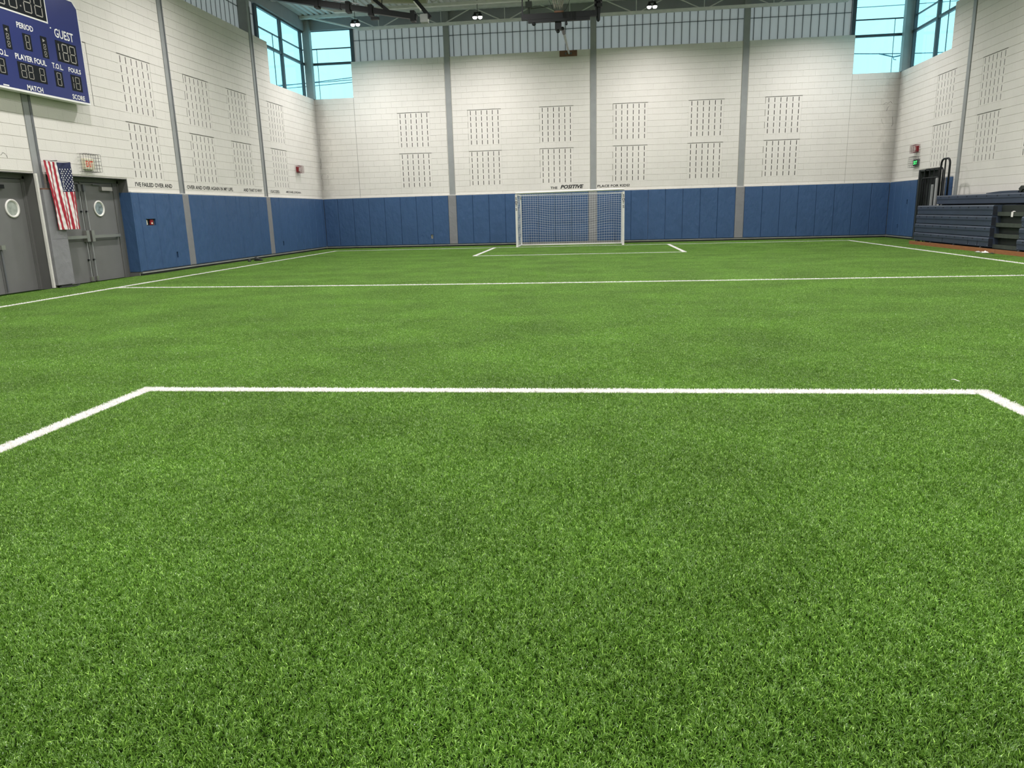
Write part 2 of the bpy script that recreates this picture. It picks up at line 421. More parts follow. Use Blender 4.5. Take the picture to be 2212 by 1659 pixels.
# acoustic panels of slotted blocks (three blocks wide, six courses high)
def slotted_mesh():
    L, H = .4, PITCHZ; mb = MB(); g = .002
    x0, x1, z0, z1 = -L/2+.0012, L/2-.0012, g, H-g
    sl = [(-.1-.0115, -.1+.0115), (.1-.0115, .1+.0115)]; zs0, zs1 = .030, .030+.145
    xs = [x0, sl[0][0], sl[0][1], sl[1][0], sl[1][1], x1]; zz = [z0, zs0, zs1, z1]
    for i in range(5):
        for j in range(3):
            a, b, c, d = xs[i], xs[i+1], zz[j], zz[j+1]
            if i in (1, 3) and j == 1:
                mb.cur = 1
                mb.quad((a, .0034, c), (b, .0034, c), (b, .0034, d), (a, .0034, d))
                mb.quad((a, 0, c), (a, .0034, c), (a, .0034, d), (a, 0, d)); mb.quad((b, .0034, c), (b, 0, c), (b, 0, d), (b, .0034, d))
                mb.quad((a, 0, c), (b, 0, c), (b, .0034, c), (a, .0034, c)); mb.quad((a, 0, d), (a, .0034, d), (b, .0034, d), (b, 0, d))
                mb.cur = 0
            else: mb.quad((a, 0, c), (b, 0, c), (b, 0, d), (a, 0, d))
    for p, q in (((x0, z0), (x1, z0)), ((x1, z0), (x1, z1)), ((x1, z1), (x0, z1)), ((x0, z1), (x0, z0))):
        mb.quad((p[0], .012, p[1]), (q[0], .012, q[1]), (q[0], 0, q[1]), (p[0], 0, p[1]))
    return mesh_from('slotted_block', mb, [M_block, M_slot], False, False)[0]
SLOT = slotted_mesh()
def vent(side, s, z):
    fr = FRM[side]; W_, H_ = 1.2, 6*PITCHZ
    fm = MB(fr)        # dark lintel strip paints the shadow gap over the panel; frame joints beside
    fm.box(s-.012, s+W_+.012, -.0055, .002, z+H_-.006, z+H_+.012)
    for a in (s-.007, s+W_+.002): fm.box(a, a+.005, -.0055, .0012, z, z+H_)
    p = obj('acoustic_panel', fm, MATS['panel_joint_shade'], WALL[side])
    for i in range(3):
        for j in range(6):
            link('slotted_block', SLOT, fr(s+.2+.4*i, -.002, z+j*PITCHZ), p, ROT[side])
mat('panel_joint_shade', (.16, .155, .14), .9)
for side in 'blr':
    for s in VENTS[side]:
        for z in VZ: vent(side, s, z)
vent('l', 13.89, VZ[1])

# steel columns
def column(side, c, label):
    fr = FRM[side]; t = thing('steel_column', fr(c, 0, ZPT if side != 'r' else ZF), label, 'column', 'grey steel columns in the block walls')
    z0 = ZPT+.005 if side != 'r' else .5
    if (side, c) == ('l', 13.17): z0 = ZPT+.02
    obj('flange', MB(fr).box(c-.1, c+.1, -.02, .012, z0, 8.15), M_steel, t)
    obj('web', MB(fr).box(c-.075, c+.075, -.32, -.02, ZTOP+.002, 8.15), M_steel, t)
    if side != 'b':
        e = 1 if side == 'l' else -1
        a, b = sorted((c+e*.045, c+e*.1))
        obj('edge_angle', MB(fr).box(a, b, .0125, .022, z0, 7.4), M_steel_d if side == 'l' else M_steel, t)
for c, l in zip(COLS['b'], ('grey steel column in far wall left of the soccer goal', 'grey steel column in far wall rising directly behind the soccer goal', 'grey steel column in far wall right of the soccer goal')): column('b', c, l)
for c, l in zip(COLS['l'], ('grey steel column rising between the two grey door openings', 'grey steel column in left wall just after the words FAILED OVER AND', 'grey steel column in left wall nearest the corner window')): column('l', c, l)
column('r', COLS['r'][0], 'grey steel column in right wall beside the bleachers')

# ------------------------------------------------------------------ wall pads
def pad_mesh(w, h, m, hole=None, t=.05, cache={}):
    key = (round(w, 3), round(h, 3), m.name, hole)
    if key in cache: return cache[key]
    mb = MB(); g = .003; ch = .016
    x0, x1, z0, z1 = -w/2+g, w/2-g, 0, h
    xs = [x0, x0+ch, x1-ch, x1]; zs = [z0, z0+ch, z1-ch, z1]
    if hole: xs = sorted(xs+[hole[0], hole[1]]); zs = sorted(zs+[hole[2], hole[3]])
    dep = lambda x, z: -t+(.012 if (x in (x0, x1) or z in (z0, z1)) else 0)
    for a, b in zip(xs, xs[1:]):
        for c, d in zip(zs, zs[1:]):
            if hole and hole[0] <= a and b <= hole[1] and hole[2] <= c and d <= hole[3]: continue
            mb.quad((a, dep(a, c), c), (b, dep(b, c), c), (b, dep(b, d), d), (a, dep(a, d), d))
    e = -t+.012
    for p, q in (((x0, z0), (x1, z0)), ((x1, z0), (x1, z1)), ((x1, z1), (x0, z1)), ((x0, z1), (x0, z0))):
        mb.quad((p[0], 0, p[1]), (q[0], 0, q[1]), (q[0], e, q[1]), (p[0], e, p[1]))
    if hole:
        a, b, c, d = hole
        mb.quad((a, -t, c), (b, -t, c), (b, -.004, c), (a, -.004, c)); mb.quad((a, -.004, d), (b, -.004, d), (b, -t, d), (a, -t, d))
        mb.quad((a, -t, c), (a, -.004, c), (a, -.004, d), (a, -t, d)); mb.quad((b, -.004, c), (b, -t, c), (b, -t, d), (b, -.004, d))
    cache[key] = mesh_from('wall_pad', mb, m, False, False)[0]
    return cache[key]
def pads(side, edges, m, holes={}):
    for i, (a, b) in enumerate(zip(edges, edges[1:])):
        mm = M_gpad if (round(a, 3), round(b, 3)) in GREYP[side] else m
        hole = None
        for h in holes.get(side, []):
            if a <= h[0] < b:
                c = (a+b)/2; sg = 1 if side != 'r' else -1
                u = sorted(((max(h[0], a+.02)-c)*sg, (min(h[1], b-.02)-c)*sg)); hole = (u[0], u[1], h[2]-PADZ0, h[3]-PADZ0)
        o = link('wall_pad', pad_mesh(b-a, PADH, mm, hole), FRM[side]((a+b)/2, .004, PADZ0), WALL[side], ROT[side])
        if mm is M_gpad: o['label'] = 'grey pad over a column'
P = .61
eb = [-10.15]+[-5.345-P*k for k in range(7, -1, -1)]+[-5.035+P*k for k in range(8)]+[-.155, .155]+[.155+P*k for k in range(1, 9)]+[5.345+P*k for k in range(8)]+[10.2]
el = [15.86, 16.10, 16.71, 17.32, 17.93, 18.21, 18.85, 19.46, 20.08, 20.67, 20.89, 21.49, 22.08, 22.70, 22.99]+[22.99+P*k for k in range(1, 8)]+[27.565]
er = [25.32, 25.84, 26.45, 27.06, 27.565]
GREYP = {'b': {(-5.345, -5.035), (-.155, .155), (5.035, 5.345)}, 'l': {(17.93, 18.21), (22.70, 22.99)}, 'r': {(23.3, 23.6)}}
HOLES = {'b': [(-6.06, -5.955, .30, .45), (7.145, 7.25, .36, .50)], 'l': [(16.27, 16.64, 1.12, 1.27), (17.335, 17.41, .32, .46), (23.62, 23.70, .32, .46)], 'r': [(26.55, 26.62, .34, .46), (25.9, 25.99, 1.12, 1.26)]}
eb[-9] = 5.345; GREYP['b'] = {(-5.345, -5.035), (-.155, .155), (5.035, 5.345)}
pads('b', eb, M_blue, HOLES); pads('l', el, M_blue, HOLES); pads('r', er, M_blue, HOLES)
# pads beside the bleachers, partly behind the rails
pads('r', [22.95, 23.3], M_blue); pads('r', [23.3, 23.6], M_blue)
# the padded return at the door reveal
obj('wall_pad', MB().box(XL-.27, XL+.053, 15.815, 15.858, PADZ0, ZPT), M_blue, WALL['l'])
# cap strip on the pads and curb below them
def strip(nm, side, s0, s1, d0, d1, z0, z1, m):
    o = obj(nm, MB(FRM[side]).box(s0, s1, d0, d1, z0, z1), m); return o
for side, nm, s0, s1 in (('b', 'back', -10.15, 10.2), ('l', 'left', 15.86, 27.56), ('r', 'right', 25.32, 27.56)):
    cap = strip('trim_'+{'b': '1', 'l': '2', 'r': '3'}[side], side, s0, s1, .002, .05, ZPT+.003, ZPT+.017, M_white); structure(cap)
    bb = strip('baseboard_'+nm, side, s0, s1, .002, .062, .045, .075, M_curb); structure(bb)
    obj('dark_base', MB(FRM[side]).box(s0, s1, .002, .035, ZF, .045), M_curbd, bb)  # dark strip paints the black shadow under the curb

# outlets and alarm pull behind the pad cut-outs
def outlet(side, h, label):
    c = (h[0]+h[1])/2; z = (h[2]+h[3])/2; fr = FRM[side]
    t = thing('wall_outlet', fr(c, .002, h[2]+.01), label, 'outlet', 'outlets seen through cut-outs in the wall pads')
    w_ = min(.035, (h[1]-h[0])/2-.004)
    obj('cover_plate', MB(fr).box(c-w_, c+w_, .0, .008, z-.055, z+.055), M_cream if side == 'b' else M_steel_d, t)
    for dz in (-.022, .022): obj('socket', MB(fr).box(c-.012, c+.012, .008, .011, z+dz-.011, z+dz+.011), M_sbblack, t)
outlet('b', HOLES['b'][0], 'small outlet in pad cut-out on far wall left of goal')
outlet('b', HOLES['b'][1], 'small outlet in pad cut-out on far wall right of goal')
outlet('l', HOLES['l'][1], 'dark outlet low in blue pads below the alarm box cut-out')
outlet('l', HOLES['l'][2], 'dark outlet low in left wall pads nearest the far corner')
outlet('r', HOLES['r'][0], 'dark outlet low in right wall pads near the far corner')
outlet('r', HOLES['r'][1], 'dark outlet at chest height in right wall pads beside bleachers')
h = HOLES['l'][0]
t = thing('fire_alarm_pull', FL(16.45, .002, 1.13), 'red fire alarm pull station in a cut-out of the blue pads', 'fire alarm')
obj('back_plate', MB(FL).box(16.285, 16.625, -.002, .003, 1.125, 1.265), M_sbblack, t)
obj('pull_box', MB(FL).box(16.46, 16.57, .003, .03, 1.135, 1.25), M_alarm, t)
obj('handle', MB(FL).box(16.49, 16.54, .03, .038, 1.15, 1.19), M_cream, t)
obj('switch_plate', MB(FL).box(16.31, 16.38, .003, .010, 1.135, 1.25), M_cream, t)
obj('switch', MB(FL).box(16.335, 16.355, .010, .018, 1.18, 1.21), M_white, t)

# ------------------------------------------------------------------ wall lettering
def wall_text(side, body, s0, s1, z0, cap, bold=.026, shear=0):
    mb = text_mesh(body, s0, z0, cap, s1-s0, FRM[side], .0035, bold=bold, shear=shear)
    o = obj('lettering', mb, M_text, WALL[side], recalc=False); o['label'] = 'black painted lettering'
wall_text('l', "I'VE FAILED OVER AND", 16.12, 17.60, 1.995, .10)
wall_text('l', 'OVER AND OVER AGAIN IN MY LIFE.', 18.27, 20.69, 1.995, .095)
wall_text('l', 'AND THAT IS WHY', 21.33, 22.55, 2.0, .095)
wall_text('l', 'I SUCCEED.', 23.13, 23.85, 2.0, .09)
wall_text('l', '-MICHAEL JORDAN-', 24.33, 25.62, 2.005, .085)
wall_text('b', 'THE', -1.53, -1.28, 1.975, .085)
wall_text('b', 'POSITIVE', -1.17, -.33, 1.975, .135, bold=.04, shear=.28)
wall_text('b', 'PLACE FOR KIDS!', .17, 1.32, 1.985, .09)

# ------------------------------------------------------------------ clerestory panels and windows
DG = -.27                   # glazing plane behind the wall face
PW = .267
def band(nm, side, s0, s1, z0, z1, phase):
    fr = FRM[side]
    base = structure(obj(nm, MB(fr).box(s0, s1, DG-.045, DG-.02, z0-.03, z0), M_mull))
    es = [s0]+[phase+PW*k for k in range(-200, 400) if s0+.03 < phase+PW*k < s1-.03]+[s1]
    cols = COLS[side]
    zs = [z0, 7.40, z1]
    for a, b in zip(es, es[1:]):
        if any(c-.07 < a and b < c+.07 for c in cols): continue
        for c, d in zip(zs, zs[1:]):
            key = (round(b-a, 3), round(d-c, 3))
            if key not in PANEC:
                L, H = b-a-.016, d-c-.016
                PANEC[key] = mesh_from('panel', MB().box(-L/2, L/2, -.012, .012, 0, H), M_panel, False, False)[0]
            link('panel', PANEC[key], fr((a+b)/2, DG-.03, c+.008), base, ROT[side])
    for e in es: obj('mullion', MB(fr).box(e-.009, e+.009, DG-.045, DG-.012, z0, z1), M_mull, base)
    obj('transom', MB(fr).box(s0, s1, DG-.045, DG-.010, 7.392, 7.408), M_mull, base)
PANEC = {}
ZH = 7.84
band('window_5', 'b', -8.66, 8.62, ZTOP, ZH, -8.163)
band('window_6', 'l', 17.6, 23.74, ZTOP, ZH, 20.07)
band('window_7', 'r', 17.6, 23.74, ZTOP, ZH, 20.07)

def corner_window(nm, side, s0, s1, vbars, hbars, thin, head, label):
    fr = FRM[side]; lo, hi = min(s0, s1), max(s0, s1)
    d0, d1 = DG-.06, DG+.0
    base = structure(obj(nm, MB(fr).box(lo, hi, d0, d1+.05, ZSILL-.03, ZSILL+.01), M_mull))
    xs = sorted([lo]+[v[0] for v in vbars]+[hi]); zs = [ZSILL+.01]+[z for z, _ in hbars]+[head]
    for a, b in zip(xs, xs[1:]):
        for c, d in zip(zs, zs[1:]):
            obj('pane', MB(fr).box(a, b, DG-.034, DG-.026, c, d), M_glass, base)
    for s, w_, m in vbars: obj('mullion', MB(fr).box(s-w_/2, s+w_/2, d0, d1+.04, ZSILL, head), m, base)
    for z, w_ in hbars: obj('transom', MB(fr).box(lo, hi, d0, d1+(.03 if w_ > .04 else 0), z-w_/2, z+w_/2), M_mull, base)
    for s, a, b in thin: obj('glazing_bar', MB(fr).box(s-.007, s+.007, DG-.045, DG-.02, a, b), M_mull, base)
    obj('head_frame', MB(fr).box(lo, hi, d0, d1+.03, head-.02, head+.05), M_mull, base)
    return base
corner_window('window_1', 'l', 23.84, 27.66, [(23.86, .17, M_mull), (25.69, .10, M_mull), (27.42, .07, M_mull)], [(6.645, .08), (7.13, .03)], [(25.1, ZSILL, 7.13)], 7.72, '')
corner_window('window_2', 'b', -10.42, -8.66, [(-8.70, .12, M_mull), (-10.36, .05, M_alu)], [(6.67, .08), (7.19, .035)], [(-10.07, ZSILL, 7.19)], 7.80, '')
corner_window('window_3', 'b', 8.66, 10.47, [(8.70, .12, M_mull), (10.41, .05, M_alu)], [(6.64, .08), (7.15, .035)], [(10.03, ZSILL, 7.15)], 7.80, '')
corner_window('window_4', 'r', 23.84, 27.66, [(23.86, .17, M_mull), (25.74, .10, M_mull), (27.5, .06, M_mull)], [(6.645, .08), (7.13, .03)], [(25.1, ZSILL, 7.13)], 7.72, '')
# corner posts
for sx, lab, tn_ in ((XL-.13, 'blue grey steel corner post between the left corner windows', 'trim_6'), (XR+.13, 'blue grey steel corner post between the right corner windows', 'trim_7')):
    t = structure(obj(tn_, MB().box(sx-.13, sx+.13, YB-.02, YB+.2, ZSILL+.015, 8.1), M_steel), lab)
    obj('dark_base', MB().box(sx-.15, sx+.15, YB-.04, YB+.22, ZSILL-.02, ZSILL+.015), M_steel_d, t)
# head walls above the glazing
for side, a, b, z in (('b', XL-.3, XR+.3, 7.80), ('l', Y0, YB+.2, 7.76), ('r', Y0, YB+.2, 7.76)):
    obj('head_wall', MB(FRM[side]).box(a, b, -.34, -.16, z, 8.3), M_fascia, WALL[side])
for side in 'lr':
    obj('upper_wall', MB(FRM[side]).box(Y0, 17.6, -.3, -.25, ZTOP, 8.2), M_panel, WALL[side])

# ------------------------------------------------------------------ roof
ZD = 8.17
mb = MB(); n = 0
x = XL-.35
while x < XR+.35:
    pr_ = [(x, ZD), (x+.10, ZD), (x+.125, ZD+.04), (x+.185, ZD+.04), (x+.21, ZD)]
    for (a, za), (b, zb) in zip(pr_, pr_[1:]): mb.quad((a, Y0-.3, za), (b, Y0-.3, zb), (b, YB+.35, zb), (a, YB+.35, za))
    x += .21
ceil_ = structure(obj('ceiling', mb, M_deck, recalc=False))
obj('roof_slab', MB().box(XL-.4, XR+.4, Y0-.4, YB+.4, ZD+.06, ZD+.2), M_deck, ceil_)
JY = [27.28, 24.9, 22.5, 20.1, 17.7]
JN = ['nearest the far wall', 'second from the far wall', 'third from the far wall', 'fourth from the far wall', 'fifth from the far wall']
for y, nm in zip(JY, JN):
    t = thing('roof_joist', (0, y, 7.6), 'pale steel roof joist with zigzag webs, '+nm, 'joist', 'open web roof joists')
    zt0, zt1, zb0, zb1 = ZD-.10, ZD-.005, 7.60, 7.68
    for dy in (-.045, .045):
        obj('top_chord', MB().box(XL-.15, XR+.15, y+dy-.03, y+dy+.03, zt0, zt1), M_joist, t)
        obj('bottom_chord', MB().box(-8.25, 8.3, y+dy-.03, y+dy+.03, zb0, zb1), M_joist, t)
    xs = [-5.25-2.24+2.24*k for k in range(8)]
    for xb in xs:
        if abs(xb) > 8.2: continue
        for e in (-1, 1): obj('web', MB().tube([(xb+e*.1, y, zb1-.03), (xb+e*1.1, y, zt0+.04)], .019, 6), M_joist, t)
        obj('web', MB().tube([(xb, y, zb1-.03), (xb, y, zt0+.04)], .014, 6), M_joist, t)
    for e in (-1, 1): obj('end_web', MB().tube([(e*8.2, y, zb0+.04), (e*10.05, y, zt0+.04)], .032, 6), M_joist, t)

# ------------------------------------------------------------------ lamps
def lamp_fixture(x, y, z, label):
    t = thing('high_bay_lamp', (x, y, z), label, 'lamp', 'LED high bay lamps under the roof')
    for e in (-1, 1):
        obj('lamp_head', MB().lathe((x+e*.085, y, z), [(.066, .012), (.075, .02), (.075, .05), (.045, .09), (.03, .13)], 14), M_black, t, smooth=True)
        obj('lens', MB().lathe((x+e*.085, y, z), [(.02, -.05), (.05, -.038), (.064, -.01), (.066, .012)], 14), M_lens, t)
    obj('yoke', MB().box(x-.11, x+.11, y-.015, y+.015, z+.11, z+.15), M_black, t)
    obj('hanger', MB().tube([(x, y, z+.15), (x, y, ZD-.02)], .008, 6), M_black, t)
    ld = bpy.data.lights.new('lamp_light', 'AREA'); ld.shape = 'DISK'; ld.size = .3; ld.energy = LAMP_W; ld.color = (1, .95, .94); ld.spread = math.radians(157)
    lo = bpy.data.objects.new('lamp_light', ld); COL.objects.link(lo); lo.parent = t; lo.location = (0, 0, -.06)
for x, l in ((-7.58, 'lit twin lamp hanging in front of the far left corner window'), (-3.58, 'lit twin lamp hanging left of the raised basketball backboard'), (1.85, 'lit twin lamp hanging right of the raised basketball backboard'), (7.2, 'lit twin lamp at the top edge near the right corner window')):
    lamp_fixture(x, 24.9, 7.22, l)
for y, ry in ((17.2, 'just beyond the halfway line'), (11.6, 'just short of the halfway line'), (6.0, 'over the near box line'), (.4, 'behind the camera')):  # rows added out of view to light the pitch
    for x, rx in ((-7.4, 'leftmost'), (-2.5, 'second from left'), (2.5, 'third from left'), (7.3, 'rightmost')): lamp_fixture(x, y, 7.3, 'added unseen twin lamp %s, %s of its row' % (ry, rx))

# ------------------------------------------------------------------ doors in the left wall
XD = XL-.25
def leaf(parent_name, y0, y1, hinge_hi, win, label, n, glass):
    d = structure(obj(parent_name, MB().box(XD-.045, XD, y0, y1, ZF+.005, 2.04), M_door))
    d['label'] = label
    yc, zc, r = win
    obj('window_ring', MB().lathe((XD-.0, yc, zc), [(.145, .0), (.17, .0), (.17, .018), (.155, .026), (.135, .018), (.13, .002)], 28, 'x'), M_white, d, smooth=True)
    obj('glass', MB().lathe((XD+.0005, yc, zc), [(.133, 0), (.133, .003)], 24, 'x'), glass, d)
    return d
def panic(d, y0, y1, yr, z=.93):
    e = 1 if y1 > y0 else -1
    lo, hi = sorted((y0, y1))
    obj('push_bar', MB().box(XD+.045, XD+.085, lo, hi, z-.03, z+.03), M_chrome, d)
    obj('bar_end', MB().box(XD, XD+.08, (y1-.06) if e > 0 else y1, y1 if e > 0 else y1+.06, z-.035, z+.035), M_steel_d, d)
    obj('latch_case', MB().box(XD, XD+.09, yr-.045, yr+.045, z-.10, z+.13), M_chrome, d)
    obj('vertical_rod', MB().tube([(XD+.03, yr, .06), (XD+.03, yr, 1.98)], .012, 8), M_steel, d)
    obj('rod_guide', MB().box(XD, XD+.045, yr-.03, yr+.03, ZF+.02, .10), M_chrome, d)
    obj('rod_guide', MB().box(XD, XD+.045, yr-.03, yr+.03, 1.86, 2.0), M_steel_d, d)
    for zz in (.45, 1.45): obj('rod_clip', MB().box(XD, XD+.04, yr-.02, yr+.02, zz-.015, zz+.015), M_black, d)
d2r = leaf('door_1', 14.615, 15.64, True, (15.10, 1.51, .17), 'grey door leaf with round porthole beside the blue pads', 1, M_clear2)
panic(d2r, 14.72, 15.6, 14.68)
obj('closer_arm', MB().box(XD+.02, XD+.05, 14.95, 15.25, 1.995, 2.012), M_steel_d, d2r)
obj('closer_body', MB().box(XD, XD+.07, 15.2, 15.55, 1.885, 1.965), M_chrome, d2r)
d2l = leaf('door_2', 13.42, 14.585, False, (14.0, 1.51, .17), 'grey door leaf mostly behind the flag and grey pad', 2, M_clear2)
panic(d2l, 14.48, 13.5, 14.52)
d1r = leaf('door_3', 12.20, 13.03, True, (12.69, 1.51, .17), 'grey door leaf with round porthole at the left edge', 3, M_clear)
obj('kick_rod', MB().tube([(XD+.03, 12.235, .02), (XD+.03, 12.235, .8)], .016, 8), M_steel_d, d1r)
obj('latch_case', MB().box(XD, XD+.08, 12.2, 12.29, .78, .86), M_chrome, d1r)
obj('closer_body', MB().box(XD, XD+.06, 12.3, 12.53, 1.86, 1.93), M_black, d1r)
d1l = leaf('door_4', 11.2, 12.19, False, (11.7, 1.51, .17), 'grey door leaf at the far left, cut by the frame', 4, M_clear)
for nm, y0, y1 in (('trim_4', 13.36, 15.84), ('trim_5', 11.05, 13.08)):
    f = MB()
    for a, b in ((y0, y0+.06), (y1-.06, y1)):
        f.box(XD-.06, XD+.03, a, b, ZF, 2.10)
        f.box(XD+.03, XL-.001, a if a == y0 else b-.012, a+.012 if a == y0 else b, ZF, 2.148)
    f.box(XD-.06, XD+.03, y0, y1, 2.05, 2.148); f.box(XD+.03, XL-.001, y0, y1, 2.136, 2.148)
    fo = structure(obj(nm, f, M_frame)); fo['label'] = 'grey steel door frame'
    obj('stop', MB().box(XD, XD+.018, y1-.2 if y0 > 13 else y1-.08, y1-.06, ZF, 2.05), M_frame, fo)
obj('door_back', MB().box(XL-.45, XL-.4, 10.9, 16, ZF, 2.3), M_steel_d, WALL['l'])
# astragal between leaves
obj('astragal', MB().box(XD-.04, XD+.015, 14.585, 14.615, ZF+.005, 2.05), M_frame, d2r)

# grey pad round the pier between the doors, white corner guard
t = thing('pier_pad', (XL+.05, 13.34, .04), 'grey padded wrap on the pier between the doors below the flag', 'wall pad')
obj('front_pad', MB().box(XL+.03, XL+.10, 13.14, 13.56, .05, 1.85), M_gpad, t)
obj('side_pad', MB().box(XL-.005+.006, XL+.10, 13.10, 13.14, .05, 1.85), M_gpad, t)
obj('seam', MB().box(XL+.10, XL+.1015, 13.142, 13.558, .925, .931), M_steel_d, t)
obj('cap', MB().box(XL+.002, XL+.095, 13.11, 13.55, 1.851, 1.875), M_wood2, t)
obj('foot', MB().box(XL+.002, XL+.085, 13.2, 13.5, ZF, .05), M_curbd, t)
t = thing('corner_guard', (XL+.02, 13.09, 0), 'white corner guard strip beside the left grey door opening', 'corner guard')
obj('front_leg', MB().box(XL+.001, XL+.045, 13.05, 13.095, .01, 2.14), M_white, t)
obj('bead', MB().box(XL+.045, XL+.055, 13.06, 13.075, .01, 2.14), M_white, t)
tag(obj('floor_cord', MB().tube([(XL+.10, 13.12, .005), (XL+.18, 13.25, .008), (XL+.2, 13.42, .006), (XL+.13, 13.6, .008), (XL+.05, 13.75, .006)], .012, 6), M_shoe), 'dark cord lying on the turf at the foot of the pier', 'cord')

# ------------------------------------------------------------------ flag
def flag():
    y0, y1, zt, zb = 13.20, 13.92, 2.385, 1.10
    NS, NZ = 13*4, 60
    def pos(u, v):
        # u 0..1 across (left edge drifts right at the foot), v 0..1 down
        y = y0+(y1-y0)*u + .10*v*(1-u) + .05*v*u*0 + .012*math.sin(5*v+7*u)*v
        z = zt-(zt-zb)*v + .012*(1-u)*0 + .02*math.sin(math.pi*u)*-(1-v)
        d = .135+.02*v+ .020*math.sin(u*15+3*v)*min(1, v*2.5) + .007*math.sin(u*33+9*v+1)*min(1, v*2) + .003*math.sin(60*v+20*u)
        return (XL+d, y, z)
    t = thing('flag', (XL+.08, (y0+y1)/2, zb), 'striped flag with white stars hanging vertically between the doors', 'flag')
    mats = [M_red, M_fwhite, M_navy]
    mb = MB(); vs_ = [pos(i/NS, j/NZ) for j in range(NZ+1) for i in range(NS+1)]
    back = [(p[0]-.003, p[1], p[2]) for p in vs_]
    n = len(vs_); red, wht, nav = MB(), MB(), MB()
    def addto(m, i, j):
        a = j*(NS+1)+i; q = [a, a+1, a+NS+2, a+NS+1]
        m.add([vs_[k] for k in q]+[back[k] for k in q], [(0, 1, 2, 3), (7, 6, 5, 4), (0, 4, 5, 1), (1, 5, 6, 2), (2, 6, 7, 3), (3, 7, 4, 0)])
    for j in range(NZ):
        for i in range(NS):
            st = i//4
            if st >= 6 and j/NZ < .43: addto(nav, i, j)
            elif st % 2 == 0: addto(red, i, j)
            else: addto(wht, i, j)
    obj('red_stripes', red, M_red, t, smooth=False); obj('white_stripes', wht, M_fwhite, t); obj('canton', nav, M_navy, t)
    stars = MB()
    for r in range(11):
        for c in range(5 if r % 2 == 0 else 4):
            v = .10+.43*.72*r/10; u = 6/13+(7/13)*((c+.6+(.5 if r % 2 else 0))/5.2)
            p = Vector(pos(u, v)); p.x += .012
            pts = []
            for k in range(10):
                rr = .017 if k % 2 == 0 else .0075; th = math.pi/2+k*math.pi/5
                pts.append((p.x, p.y+rr*math.cos(th), p.z+rr*math.sin(th)))
            stars.add(pts+[(p.x-.003, q[1], q[2]) for q in pts], [tuple(range(10)), tuple(range(19, 9, -1))]+[(k, (k+1) % 10, 10+(k+1) % 10, 10+k) for k in range(10)])
    s = obj('stars', stars, M_star, t); s['kind'] = 'stuff'
    obj('hanging_rod', MB().tube([(XL+.137, y0+.01, zt+.002), (XL+.137, y1-.01, zt+.002)], .003, 6), M_wire, t)
    obj('hook', MB().box(XL, XL+.135, (y0+y1)/2-.006, (y0+y1)/2+.006, zt+.004, zt+.018), M_wire, t)
flag()

# ------------------------------------------------------------------ wire cages, exit signs, strobes
def cage(fr, s0, s1, z0, z1, dep, ns, nz, parent, m, r=.003):
    mb = MB(fr)
    for k in range(ns+1):
        s = s0+(s1-s0)*k/ns
        mb.tube([(s, .002, z0), (s, dep, z0), (s, dep, z1), (s, .002, z1)], r, 4)
    for k in range(nz+1):
        z = z0+(z1-z0)*k/nz
        mb.tube([(s0, .002, z), (s0, dep, z), (s1, dep, z), (s1, .002, z)], r, 4)
    for k in (.35, .7):
        mb.tube([(s0, dep*k, z0), (s1, dep*k, z0)], r, 4); mb.tube([(s0, dep*k, z1), (s1, dep*k, z1)], r, 4)
        mb.tube([(s0, dep*k, z0), (s0, dep*k, z1)], r, 4); mb.tube([(s1, dep*k, z0), (s1, dep*k, z1)], r, 4)
    return obj('wire_guard', mb, m, parent)
def exit_sign(side, s0, s1, z0, z1, body, m, rev, label, cg):
    fr = FRM[side]; t = thing('exit_sign', fr((s0+s1)/2, .0, z0), label, 'exit sign')
    obj('housing', MB(fr).box(s0, s1, .002, .055, z0, z1), M_cream if m is M_exitr else M_steel_d, t)
    obj('face', MB(fr).box(s0+.012, s1-.012, .055, .059, z0+.015, z1-.012), M_cream if m is M_exitr else M_sbblack, t)
    fx = fr if not rev else (lambda s, d, z: fr(s0+s1-s, d, z))
    obj('lettering', text_mesh(body, s0+.045, z0+.045, (z1-z0)-.09, (s1-s0)-.09, fx, .0605, bold=.02), m, t, recalc=False)
    cage(fr, *cg, .19, 6, 5, t, M_wire)
exit_sign('l', 14.44, 14.74, 2.29, 2.50, 'EXIT', M_exitr, False, 'red lettered exit sign in a wire guard above the grey doors', (14.33, 14.78, 2.235, 2.585))
exit_sign('r', 25.40, 25.76, 2.29, 2.49, 'EXIT', M_exitg, True, 'green lit exit sign in a wire guard above the right doorway', (25.36, 25.80, 2.25, 2.57))
def strobe(side, s0, s1, z0, z1, label):
    fr = FRM[side]; c, z = (s0+s1)/2, (z0+z1)/2
    t = thing('fire_strobe', fr(c, 0, z0), label, 'fire alarm')
    obj('back_box', MB(fr).box(c-.10, c+.10, .002, .05, z-.085, z+.085), M_alarm, t)
    obj('horn_plate', MB(fr).box(c-.085, c+.085, .05, .06, z-.07, z+.07), M_alarm, t)
    obj('strobe_lens', MB(fr).box(c-.02, c+.05, .06, .085, z-.055, z+.055), M_white, t)
    cage(fr, s0, s1, z0, z1, .16, 7, 5, t, M_wirer, .004)
strobe('l', 25.25, 25.66, 2.72, 2.95, 'red fire alarm strobe in wire guard on the left wall')
strobe('r', 25.43, 25.84, 2.70, 2.93, 'red fire alarm strobe in wire guard above the green exit sign')

